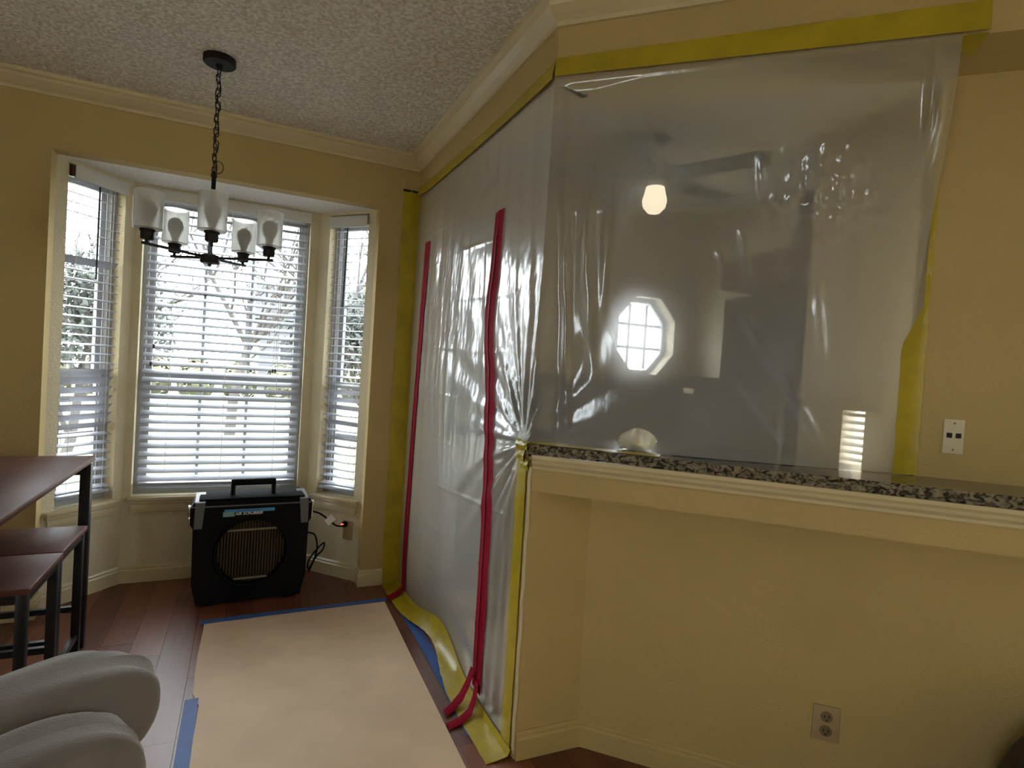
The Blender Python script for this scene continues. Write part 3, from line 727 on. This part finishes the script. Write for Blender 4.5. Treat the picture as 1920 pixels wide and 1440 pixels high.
flat_strip('tape_strip', [(-.145, 2.985), (.15, 2.998), (.45, 3.004), (.735, 3.010)], .044, MBTAPE, paper, label='blue tape along the far edge')
flat_strip('tape_strip', [(-.128, 2.325), (-.126, 1.9), (-.125, 1.4), (-.128, .4)], .044, MBTAPE, paper, label='blue tape along the left edge')
bt = flat_strip('masking_tape', [(.790, 2.90), (.795, 2.60), (.790, 2.30), (.782, 2.0), (.775, 1.80)], .052, MBTAPE, None, z=.0022)
tag(bt, 'blue masking tape strip on the floor under the plastic edge', 'tape')

# ------------------------------------------------------------------ chandelier
HX, HY = -.158, 2.622
ch = empty('chandelier', (HX, HY, 1.63)); tag(ch, 'black five-arm chandelier with frosted glass shades hung on a chain', 'chandelier')
MB().lathe((HX, HY, CE), [(.060, 0), (.060, -.022), (.056, -.026), (.014, -.028), (.012, -.044), (.004, -.046)], 32).obj('canopy', MIRON, ch, True)
MB().tube([(HX, HY, 1.66), (HX, HY, 1.985)], .0085, 10).obj('stem', MIRON, ch, True)
MB().lathe((HX, HY, 1.975), [(.009, 0), (.012, .004), (.012, .016), (.006, .022), (.003, .03)], 12).obj('stem_cap', MIRON, ch, True)
MB().lathe((HX, HY, 1.630), [(.0, -.010), (.007, -.008), (.007, .0), (.034, .002), (.036, .006), (.036, .032), (.030, .036), (.010, .038)], 20).obj('hub', MIRON, ch, True)
lk = None; zc = 2.002; i = 0
while zc < 2.40:
    if lk is None:
        pts = [Vector((.0085*math.cos(t), 0, .0085*math.sin(t)+(.0095 if math.sin(t) > 0 else -.0095))) for t in [2*PI*(q+.5)/16 for q in range(16)]]
        o = MB().tube(pts, .0022, 6, closed=True).obj('chain_link', MIRON, ch, True, loc=(0,0,0)); lk = o.data
    else:
        o = bpy.data.objects.new('chain_link', lk); COL.objects.link(o); o.parent = ch
    o.location = Vector((HX+.002*math.sin(i*2.1), HY, zc))-Vector(ch.location); o.rotation_euler = (0, .12*math.sin(i*1.7), (PI/2)*(i % 2)+.5+.3*math.sin(i))
    zc += .0262; i += 1
pts = []
for q in range(60):
    z = 1.99+(2.41-1.99)*q/59; pts.append((HX+.009*math.sin(q*.55), HY+.009*math.cos(q*.55), z))
MB().tube(pts, .0019, 6).obj('supply_wire', MIRON, ch, True)
pts = [(HX+.02*math.cos(t)+.012, HY, 2.02+.025*math.sin(t)) for t in np.linspace(-2.2, 2.4, 14)]
MB().tube(pts, .0017, 6).obj('supply_wire', MIRON, ch, True)
R_ = .222
for kk in range(5):
    th = math.radians(130+72*kk); d = Vector((math.cos(th), math.sin(th), 0)); H = Vector((HX, HY, 0)); p = H+d*R_
    MB().bar(H+d*.02+Vector((0,0,1.656)), H+d*(R_+.018)+Vector((0,0,1.668)), .0095, .0095).obj('arm', MIRON, ch)
    sk = MB().lathe(p+Vector((0,0,1.664)), [(.006, 0), (.006, .016), (.020, .018), (.023, .022), (.023, .046), (.026, .048), (.026, .056), (.020, .058)], 20).obj('socket', MIRON, ch, True)
    pr = [(.018, 1.720), (.046, 1.720), (.0495, 1.7235), (.0495, 1.862), (.0465, 1.862), (.0465, 1.7245), (.018, 1.7235)]
    shd = MB().lathe(p, pr[1:6], 28).obj('shade', MFROST, ch, True)
    MB().lathe(p, [(.012, 1.722), (.013, 1.742), (.017, 1.755), (.028, 1.780), (.030, 1.797), (.024, 1.816), (.010, 1.828), (0, 1.830)], 16).obj('bulb', mat('unlit_bulb%d' % kk, (.12, .11, .10), .3), ch, True)

# ------------------------------------------------------------------ air scrubber case
cs = empty('air_scrubber', (.058, 3.30, 0), math.radians(3)); tag(cs, 'black boxy air scrubber with round grille and carry handle below the window', 'air scrubber')
def cb(name, c, d, m, bev=0, par=cs): return MB().box(c, d, None, bev).obj(name, m, par, smooth=bool(bev))
W_, Dp, Hh = .555, .25, .535
# shell with a round opening: front plate ring + body
prof = [(-.27, .53), (.27, .53), (.285, .50), (.285, .42), (.272, .40), (.268, .12), (.245, .015), (-.245, .015), (-.268, .12), (-.272, .40), (-.285, .42), (-.285, .50)]
def front_with_hole():
    bm = bmesh.new(); ed = []
    loops = [prof, [(.165*math.cos(2*PI*i/40), .262+.165*math.sin(2*PI*i/40)) for i in range(40)]]
    for lp in loops:
        vs = [bm.verts.new((x, -.118, z)) for x, z in lp]
        for i in range(len(vs)): ed.append(bm.edges.new((vs[i], vs[(i+1) % len(vs)])))
    bmesh.ops.triangle_fill(bm, edges=ed, use_beauty=True)
    r = bmesh.ops.extrude_face_region(bm, geom=bm.faces[:]); bmesh.ops.translate(bm, vec=(0, .05, 0), verts=[g for g in r['geom'] if isinstance(g, bmesh.types.BMVert)])
    bmesh.ops.recalc_face_normals(bm, faces=bm.faces)
    me = bpy.data.meshes.new('front_shell'); bm.to_mesh(me); bm.free(); me.materials.append(MPLAST)
    o = bpy.data.objects.new('front_shell', me); COL.objects.link(o); o.parent = cs
front_with_hole()
n_ = len(prof); vs = [(x, -.066, z) for x, z in prof]+[(x*.97, .125, .02+(z-.02)*.985) for x, z in prof]
MB().add(vs, [tuple(range(n_)), tuple(range(n_, 2*n_))]+[(i, (i+1) % n_, n_+(i+1) % n_, n_+i) for i in range(n_)]).obj('body', MPLAST, cs)
cb('lid_seam', (0, -.12, .508), (.56, .008, .006), MGREY); cb('lid', (0, 0, .534), (.50, .22, .018), MRUB, .006)
# tube frame round the round opening
MB().tube([(.172*math.cos(2*PI*i/40), -.119, .262+.172*math.sin(2*PI*i/40)) for i in range(40)], .007, 8, closed=True).obj('grille_ring', MPLAST, cs, True)
for i in range(23):
    x = -.154+i*.014; h = math.sqrt(max(0, .163**2-x*x))
    if h > .02: cb('pleat', (x, -.080, .262), (.010, .010, 2*h), MFILT, .003)
for z in (.120, .372):
    h = math.sqrt(.163**2-(z-.262)**2); cb('grille_bar', (0, -.090, z), (2*h, .006, .010), MGRILL)
MB().tube([(-.098, -.03, .54), (-.098, -.03, .600), (-.092, -.03, .608), (.092, -.03, .608), (.098, -.03, .600), (.098, -.03, .54)], .0125, 8).obj('handle', MPLAST, cs, True)
hd = MB().box((0, -.03, .610), (.216, .034, .036), None, .009).obj('handle_grip', MPLAST, cs, True)
for s in (-1, 1):
    stp = MB()
    stp.add([(s*(.243-.022), -.128, .530), (s*(.243+.022), -.128, .530), (s*(.250+.018), -.126, .40), (s*(.250-.018), -.126, .40),
             (s*(.243-.022), -.118, .534), (s*(.243+.022), -.118, .534), (s*(.250+.018), -.117, .40), (s*(.250-.018), -.117, .40),
             (s*(.243-.022), .05, .546), (s*(.243+.022), .05, .546)], [(0,1,2,3), (0,4,5,1), (1,5,6,2), (0,3,7,4), (3,2,6,7), (4,8,9,5)])
    stp.obj('strap', MGREY, cs)
    lt = cb('latch', (s*.290, -.095, .485), (.012, .030, .055), MCHROME, .004); cb('latch', (s*.287, -.100, .430), (.010, .024, .045), MCHROME, .003)
    cb('foot', (s*.19, -.06, .008), (.06, .09, .018), MRUB, .004)
cb('sticker', (-.018, -.1192, .480), (.235, .002, .016), MBLUE); cb('sticker', (-.115, -.1195, .464), (.052, .002, .024), MTEAL, 0)
def lettering(txt, size, loc, m, par, shear=.25, name='lettering', sx=1.0):
    cu = bpy.data.curves.new('txt', 'FONT'); cu.body = txt; cu.size = size; cu.shear = shear; cu.align_x = 'CENTER'; cu.align_y = 'CENTER'; cu.extrude = .0004; cu.offset = size*.015
    to = bpy.data.objects.new('txt', cu); COL.objects.link(to)
    me = bpy.data.meshes.new_from_object(to.evaluated_get(bpy.context.evaluated_depsgraph_get())); bpy.data.objects.remove(to)
    me.name = name; me.materials.clear(); me.materials.append(m)
    o = bpy.data.objects.new(name, me); COL.objects.link(o); o.parent = par; o.location = loc; o.rotation_euler = (PI/2, 0, 0); o.scale = (sx, 1, 1)
    return o
bpy.context.view_layer.update()
lettering('AIR SCRUBBER', .0190, (-.022, -.1200, .4645), MLET, cs, sx=1.05)
for i in range(9): cb('printed_line', (-.075+i*.0125, -.1204, .4805), (.0085 if i % 3 else .0105, .0006, .006), MINK)
# power cord with tag and loop, plug with pilot light
cord = empty('power_cord', (.45, 3.36, 0)); tag(cord, 'black power cord of the air scrubber with white tag and coiled slack', 'cord')
def spl(P, n=10):
    P = [Vector(p) for p in P]; out = []
    for i in range(len(P)-1):
        p0, p1, p2, p3 = P[max(i-1, 0)], P[i], P[i+1], P[min(i+2, len(P)-1)]
        for k in range(n):
            t = k/n; out.append(.5*((2*p1)+(p2-p0)*t+(2*p0-5*p1+4*p2-p3)*t*t+(3*p1-p0-3*p2+p3)*t**3))
    return out+[P[-1]]
plug = RA+ru*.311-ro*.012+Vector((0,0,.326))
MB().tube(spl([(.352, 3.32, .425), (.40, 3.31, .415), (.455, 3.32, .372), (.50, 3.345, .330), (.535, 3.365, .318), (plug.x-.02, plug.y-.025, .322), plug]), .0048, 8).obj('cable', MRUB, cord, True)
MB().tube(spl([(.345, 3.34, .30), (.385, 3.32, .29), (.40, 3.31, .22), (.385, 3.31, .15), (.36, 3.32, .10), (.36, 3.33, .14), (.395, 3.32, .20), (.435, 3.31, .245), (.43, 3.31, .205), (.395, 3.31, .165), (.365, 3.33, .08)]), .0045, 8).obj('cable', MRUB, cord, True)
tg = MB(); c0 = Vector((.462, 3.312, .372)); ax_ = (Vector((.72, .15, .60)).normalized(), Vector((.1, -.98, .15)).normalized(), Vector((-.62, 0, .78)))
tg.box(c0, (.050, .0012, .040), ax_); tg.obj('tag', MLET, cord)
ou = empty('wall_outlet', RA+ru*.322+Vector((0,0,.29))); tag(ou, 'beige wall outlet with red-lit plug under the right bay window', 'outlet')
axr = (ru, ro, Vector((0,0,1)))
bx('cover_plate', RA+ru*.325-ro*.003+Vector((0,0,.285)), (.068, .006, .110), MPLATE2, ou, axr, .002)
bx('plug', RA+ru*.313-ro*.020+Vector((0,0,.322)), (.024, .030, .030), MRUB, ou, axr, .004)
MB().lathe(RA+ru*.313-ro*.038+Vector((0,0,.324)), [(.0, .008), (.006, .006), (.007, 0)], 10, axis=tuple(-ro)).obj('pilot_light', MLED, ou)['label'] = 'glowing red pilot light'

# ------------------------------------------------------------------ dining table and stools
TZ = .805
tb = empty('dining_table', (-.92, 2.35, 0)); tag(tb, 'dark cherry dining table with black metal frame by the left window', 'table')
bx('tabletop', (-.92, 2.33, TZ-.011), (.705, 1.20, .022), MTABLE, tb, None, .004)
lx, ly = (-1.245, -.590), (1.78, 2.895)
for x in lx:
    for y in ly: bx('leg', (x, y, (TZ-.03)/2), (.038, .038, TZ-.03), MBLK, tb, None, .003)
for y in ly: bx('rail', (-.9175, y, TZ-.052), (.617, .030, .042), MBLK, tb)
for x in (-1.17, -.665): bx('rail', (x, 2.3375, TZ-.052), (.024, 1.077, .052), MBLK, tb)
def stool():
    r = empty('stool', (-.705, 2.615, 0))
    SZ = .545; xa, xb, y0, y1 = -.855, -.555, 2.443, 2.788
    bx('seat', ((xa+xb)/2, (y0+y1)/2, SZ-.010), (xb-xa, y1-y0-.003, .020), MTABLE, r, None, .004)
    X = (xa+.022, xb-.022); Y = (y0+.022, y1-.022)
    for x in X:
        for y in Y: bx('leg', (x, y, (SZ-.02)/2), (.028, .028, SZ-.02), MBLK, r, None, .002)
    for y in Y:
        bx('stretcher', ((xa+xb)/2, y, .215), (X[1]-X[0]-.028, .018, .022), MBLK, r); bx('apron_rail', ((xa+xb)/2, y, SZ-.034), (X[1]-X[0]-.028, .022, .028), MBLK, r)
    for x in X:
        bx('stretcher', (x, (y0+y1)/2, .105), (.018, Y[1]-Y[0]-.028, .022), MBLK, r); bx('apron_rail', (x, (y0+y1)/2, SZ-.034), (.022, Y[1]-Y[0]-.028, .028), MBLK, r)
    return r
s1 = stool(); tag(s1, 'square dark cherry stool under the table, nearer the bay window', 'stool', 'stools under the dining table')
def copy_tree(o, parent=None):
    c = o.copy(); COL.objects.link(c)
    if parent: c.parent = parent
    for q in list(o.children): copy_tree(q, c)
    return c
s2 = copy_tree(s1); s2.location = (s1.location.x+.004, s1.location.y-.350, 0); s2['label'] = 'square dark cherry stool under the table, nearer the taupe sofa'

# ------------------------------------------------------------------ sofa (only the corner of its padded arm is in the picture)
sf = empty('sofa', (-.55, 1.1, 0)); tag(sf, 'taupe velvet sofa with overstuffed pillow arm beside the brown paper', 'sofa')
ed_ = Vector((.86, .51, 0)).normalized(); em = Vector((ed_.y, -ed_.x, 0))
def puff(name, c, h, ax, seed, e=.62, e2=.75):
    c = Vector(c); rows = []; nu, nv = 64, 40; rng = random.Random(seed)
    sp = lambda v, p: math.copysign(abs(v)**p, v)
    for i in range(nv+1):
        ph = -PI/2+PI*i/nv; row = []
        for j in range(nu+1):
            th = 2*PI*j/nu
            x = sp(math.cos(ph), e2)*sp(math.cos(th), e); y = sp(math.cos(ph), e2)*sp(math.sin(th), e); z = sp(math.sin(ph), e2)
            # folds gathering toward the end of the cushion
            wr = .07*math.sin(9*y+3*z+seed)*max(0, x-.25)+.03*math.sin(7*x-5*z+3*y+seed)*max(0, -y)+.02*math.sin(4*x+2.5*y+seed*2)+.012*math.sin(13*x*y+seed)
            row.append(c+ax[0]*x*h[0]*(1+wr*.5)+ax[1]*y*h[1]*(1+wr)+ax[2]*z*h[2]*(1+wr))
        rows.append(row)
    o = MB().grid(rows).obj(name, MSOFA, sf, fixn=True)
    o.data.polygons.foreach_set('use_smooth', [True]*len(o.data.polygons)); return o
UPV = Vector((0,0,1)); tl = (ed_*.985+UPV*.17).normalized(); tn = (UPV*.985-ed_*.17).normalized()
puff('arm_pillow', (-.515, 1.36, .425), (.40, .155, .135), (tl, em, tn), 1)
puff('arm_pillow', (-.50, 1.13, .405), (.385, .15, .145), (tl, em, tn), 2)
puff('back_pillow', (-.86, 1.37, .40), (.26, .20, .12), (Vector((1,0,0)), Vector((0,1,0)), UPV), 3)
MB().box((-.56, 1.10, .16), (.62, .34, .26), (ed_, em, UPV), .04).obj('base', MSOFA, sf, True)
for a in (-.25, .25):
    for b in (-.12, .12): p = Vector((-.56, 1.10, .015))+ed_*a+em*b; bx('foot', p, (.04, .04, .03), MTABLE, sf)

# ------------------------------------------------------------------ wall plates at right
jp = empty('jack_plate', D(1.195, .215, 1.165)); tag(jp, 'cream wall plate with two black jacks above the granite bar', 'wall plate')
axd = (AL, NN, UPV)
bx('cover_plate', D(1.195, .212, 1.165), (.050, .005, .100), MPLATE, jp, axd, .002)
for s in (-1, 1):
    bx('jack', D(1.195+s*.011, .2095, 1.168), (.013, .004, .014), MHOLE, jp, axd)
    MB().lathe(D(1.195, .2095, 1.165+s*.038), [(.003, 0), (.003, .001), (0, .0015)], 8, axis=tuple(-NN)).obj('screw', MGRILL, jp)
op = empty('wall_outlet', D(.92, .163, .282)); tag(op, 'beige duplex outlet low on the half wall', 'outlet')
bx('cover_plate', D(.92, .160, .282), (.073, .006, .104), MPLATE2, op, axd, .002)
for s in (-1, 1):
    rc = MB().lathe(D(.92, .1568, .282+s*.021), [(.0165, 0), (.0165, .002), (0, .0025)], 16, axis=tuple(-NN)).obj('receptacle', MRECEP, op)
    for q in (-1, 1): bx('slot', D(.92+q*.006, .1538, .284+s*.021), (.0028, .001, .009), MHOLE, op, axd)
    bx('slot', D(.92, .1538, .273+s*.021), (.005, .001, .004), MHOLE, op, axd)
# dark rounded form put in for the soft dark patch at the right edge
ac = empty('armchair', D(1.50, -.25, 0)); tag(ac, 'dark brown round-backed armchair against the right half wall', 'armchair')
rows = []
cc = D(1.475, -.02, .27)
for i in range(25):
    ph = -PI/2+PI*i/24
    rows.append([cc+AL*.22*math.cos(ph)**.8*math.cos(2*PI*j/40)+NN*.10*math.cos(ph)**.8*math.sin(2*PI*j/40)+UPV*.25*math.sin(ph) for j in range(41)])
o = MB().grid(rows).obj('backrest', MDARKFORM, ac); o.data.polygons.foreach_set('use_smooth', [True]*len(o.data.polygons))
MB().box(D(1.50, -.25, .24), (.40, .34, .16), axd, .04).obj('seat', MDARKFORM, ac, True)
for a in (-.16, .16):
    for b in (-.13, .13): bx('leg', D(1.50+a, -.25+b, .085), (.03, .03, .17), MDARKFORM, ac, axd)

# ------------------------------------------------------------------ on the bar and in the kitchen
bn = empty('cloth_bundle', D(.318, .11, 1.042)); tag(bn, 'crumpled cream bundle with a thin loop on the granite bar behind plastic', 'bundle')
rows = []; cc = D(.318, .112, 1.0725); rng = np.random.RandomState(3)
for i in range(29):
    ph = -PI/2+PI*i/28; row = []
    for j in range(49):
        th = 2*PI*j/48; k_ = 1+.20*math.sin(3*th+2*ph)+.07*math.sin(9*th+1)*math.cos(ph)+.05*math.sin(14*th+5*ph)
        v = AL*.050*math.cos(ph)*math.cos(th)*k_+NN*.046*math.cos(ph)*math.sin(th)*k_+UPV*max(-.029, .038*math.sin(ph)*(1+.12*math.sin(5*th)))
        row.append(cc+v)
    rows.append(row)
o = MB().grid(rows).obj('wrap', MCLOTH, bn); o.data.polygons.foreach_set('use_smooth', [True]*len(o.data.polygons))
MB().tube(spl([D(.275, .09, 1.046), D(.262, .085, 1.058), D(.272, .08, 1.090), D(.292, .082, 1.102), D(.312, .09, 1.100)]), .0028, 6).obj('loop', MCLOTH, bn, True)
# cabinets, counter, fridge, tall appliance, fan
kc = empty('base_cabinet', (1.9, 2.95, 0)); tag(kc, 'white kitchen base cabinet run below the octagon window, veiled by plastic', 'cabinet')
bx('body', (1.95, 2.955, .47), (1.94, .57, .82), MCAB, kc)
for i in range(5):
    dr = bx('door', (1.18+i*.385, 2.66, .48), (.365, .02, .70), MCAB, kc, None, .004)
    h_ = bx('handle', (1.32+i*.385, 2.642, .70), (.012, .016, .12), MCHROME, dr); h_.location = -Vector(kc.location)
bx('toe_kick', (1.95, 3.0, .03), (1.94, .48, .06), MHOLE, kc)
kt = tag(bx('kitchen_counter', (1.955, 2.94, .896), (1.96, .62, .032), MGRAN, None, None, .004), 'speckled stone kitchen counter under the octagon window', 'countertop')
fr = empty('refrigerator', (2.70, 2.14, 0)); tag(fr, 'tall black refrigerator in the kitchen alcove, blurred behind the plastic', 'refrigerator')
bx('body', (2.735, 2.135, .885), (.66, .50, 1.73), MFRIDGE, fr, None, .01)
d1 = bx('door', (2.385, 2.135, 1.33), (.035, .496, .82), MFRIDGE, fr, None, .008); d2 = bx('door', (2.385, 2.135, .46), (.035, .496, .88), MFRIDGE, fr, None, .008)
for dd_, zz in ((d1, 1.2), (d2, .7)):
    h_ = MB().tube([(2.36, 1.93, zz-.17), (2.345, 1.93, zz-.15), (2.345, 1.93, zz+.15), (2.36, 1.93, zz+.17)], .009, 8).obj('handle', MFRIDGE, dd_, True); h_.location = -Vector(fr.location)
oc = empty('upper_cabinet', (2.74, 2.14, 1.78)); tag(oc, 'brown cabinet above the black refrigerator', 'cabinet')
bx('body', (2.74, 2.16, 1.885), (.68, .56, .17), MBROWN, oc)
for q in (-1, 1): bx('door', (2.39, 2.16+q*.139, 1.885), (.018, .27, .16), MBROWN, oc, None, .003)
ta = empty('tall_appliance', D(.593, .96, 0)); tag(ta, 'bulky black appliance with a white sticker, standing before the refrigerator', 'appliance')
bx('body', D(.593, .96, .64), (.44, .26, 1.26), MFRIDGE, ta, axd, .03)
bx('lid', D(.593, .96, 1.285), (.46, .28, .03), MFRIDGE, ta, axd, .012)
bx('door', D(.593, .822, .60), (.40, .018, 1.00), MFRIDGE, ta, axd, .008)
bx('sticker', D(.43, .827, 1.235), (.040, .004, .022), MLET, ta, axd)
fn = empty('ceiling_fan', (1.76, 2.27, 2.2)); tag(fn, 'dark bladed ceiling fan with a lit globe, seen through the plastic', 'ceiling fan')
MB().lathe((1.76, 2.27, CE), [(.055, 0), (.05, -.03), (.012, -.04), (.012, -.14), (.06, -.15), (.075, -.17), (.075, -.22), (.05, -.24)], 20).obj('motor', MFANB, fn, True)
MB().lathe((1.76, 2.27, 2.135), [(0, -.055), (.03, -.048), (.055, -.020), (.06, .01), (.05, .05), (.045, .075)], 20).obj('globe', MFANL, fn, True)
for k_ in range(5):
    th = math.radians(152+72*k_); d_ = Vector((math.cos(th), math.sin(th), 0)); e_ = Vector((-d_.y, d_.x, 0))
    MB().bar(Vector((1.76, 2.27, 2.262))+d_*.06, Vector((1.76, 2.27, 2.262))+d_*.52, .115, .008, upv=(e_*.15+UPV)).obj('blade', MFANB, fn)

# ------------------------------------------------------------------ outdoors
MB().add([(-8, 3.83, -.30), (8, 3.83, -.30), (8, 7.0, -.30), (-8, 7.0, -.30)], [(0,1,2,3)]).obj('ground_patio', MCONC)['kind'] = 'structure'
gr = MB().add([(-60, 3.85, -.35), (60, 3.85, -.35), (60, 90, .6), (-60, 90, .6)], [(0,1,2,3)]).obj('ground_lawn', MLAWN); gr['kind'] = 'structure'
MB().add([(-60, -60, -.36), (60, -60, -.36), (60, 3.9, -.36), (-60, 3.9, -.36)], [(0,1,2,3)]).obj('ground_yard', MCONC)['kind'] = 'structure'  # yard out of view, made pale to bounce daylight into the windows
def tree(name, x, y, h, seed, label, depth=4, spread=.6, leaf=None, nleaf=0, trunk=.11, group=None):
    rng = random.Random(seed); mb = MB(); tips = []
    root = empty(name, (x, y, -.33)); tag(root, label, 'tree')
    def br(p, d, L, r, k):
        pts = [p]; q = p.copy(); dd = d.copy()
        for i in range(3):
            dd = (dd+Vector((rng.uniform(-1, 1), rng.uniform(-1, 1), rng.uniform(-.4, .7)))*.22).normalized(); q = q+dd*L/3; pts.append(q.copy())
        mb.tube(pts, [r, r*.85, r*.7, r*.55], 5, cap=False); tips.append((q, k))
        if k == 0: return
        for j in range(3 if k < depth else 5):
            t = rng.uniform(.45, 1); b = pts[1+int(t*2)] if t < 1 else q
            nd = (dd+Vector((rng.uniform(-1, 1), rng.uniform(-1, 1), rng.uniform(-.3, .8)))*spread*1.5).normalized()
            br(b.copy(), nd, L*rng.uniform(.55, .8), r*.52, k-1)
    br(Vector((x, y, -.4)), Vector((0, 0, 1)), h*.42, trunk, depth)
    mb.obj('trunk', MBARK, root)
    if nleaf:
        lf = MB()
        ts = [t for t, k in tips if k <= 1]
        for i in range(nleaf):
            c = rng.choice(ts)+Vector((rng.gauss(0, .16), rng.gauss(0, .16), rng.gauss(0, .16)))
            a = Vector((rng.uniform(-1, 1), rng.uniform(-1, 1), rng.uniform(-1, 1))).normalized(); b = a.orthogonal().normalized(); s = rng.uniform(.03, .06)
            lf.add([c-a*s, c+b*s*.5, c+a*s, c-b*s*.5], [(0,1,2,3)])
        lf.obj('foliage', leaf, root, fixn=False)['kind'] = 'stuff'
    return root
tree('evergreen_tree', -2.05, 8.6, 3.6, 2, 'leafy evergreen tree outside the left bay window', 4, .7, MLEAF, 5200, .07)
tree('bare_tree', -.25, 11.5, 6.6, 5, 'bare branched tree outside the middle window, nearest the glass', 5, .75, None, 0, .10)
tree('bare_tree', 1.9, 15.5, 7.5, 9, 'bare branched tree farther off at the right of the middle window', 4, .75, None, 0, .12)
tree('bare_tree', -3.4, 20.0, 7.5, 12, 'bare branched tree farther off at the left of the middle window', 4, .75, None, 0, .12)
tree('evergreen_tree', 1.75, 9.2, 3.4, 16, 'leafy evergreen tree outside the right bay window', 4, .7, MLEAF, 6000, .07)
hs = empty('house', (3.6, 27, 0)); tag(hs, 'grey neighbouring house with a darker roof beyond the trees', 'house')
bx('wall', (3.6, 28, 1.3), (6.4, 4, 3.0), MSIDE, hs)
MB().add([(.2, 25.7, 2.8), (7.0, 25.7, 2.8), (7.0, 30.3, 2.8), (.2, 30.3, 2.8), (.2, 28, 4.6), (7.0, 28, 4.6)], [(0,1,5,4), (2,3,4,5), (0,4,3), (1,2,5), (0,3,2,1)]).obj('roof', MROOF, hs)
for x in (1.6, 3.4, 5.4): f_ = bx('window', (x, 25.97, 1.5), (.9, .08, 1.3), MSHVINYL, hs); p_ = bx('pane', (x, 25.92, 1.5), (.76, .03, 1.14), MFRIDGE, f_); p_.location = -Vector(hs.location)
for k_ in range(9):
    rng = random.Random(40+k_); sh_ = MB(); x = -5.2+k_*1.25; y = 21+rng.uniform(-.6, .6)
    for i in range(420):
        a = Vector((rng.gauss(0, 1), rng.gauss(0, 1), rng.gauss(0, 1))).normalized(); c = Vector((x, y, .35))+Vector((a.x*.52, a.y*.45, a.z*.75)); b = a.orthogonal().normalized(); c_ = a.cross(b); s = rng.uniform(.07, .13)
        sh_.add([c-b*s, c+c_*s*.7, c+b*s, c-c_*s*.7], [(0,1,2,3)])
    rt_ = sh_.obj('shrub', MLEAF2, None, fixn=False, loc=(x, y, 0)); tag(rt_, 'pale yellow green shrub in the hedge across the lawn', 'shrub', 'hedge shrubs across the lawn')
for o in bpy.data.objects:
    if '_w' in o: del o['_w']
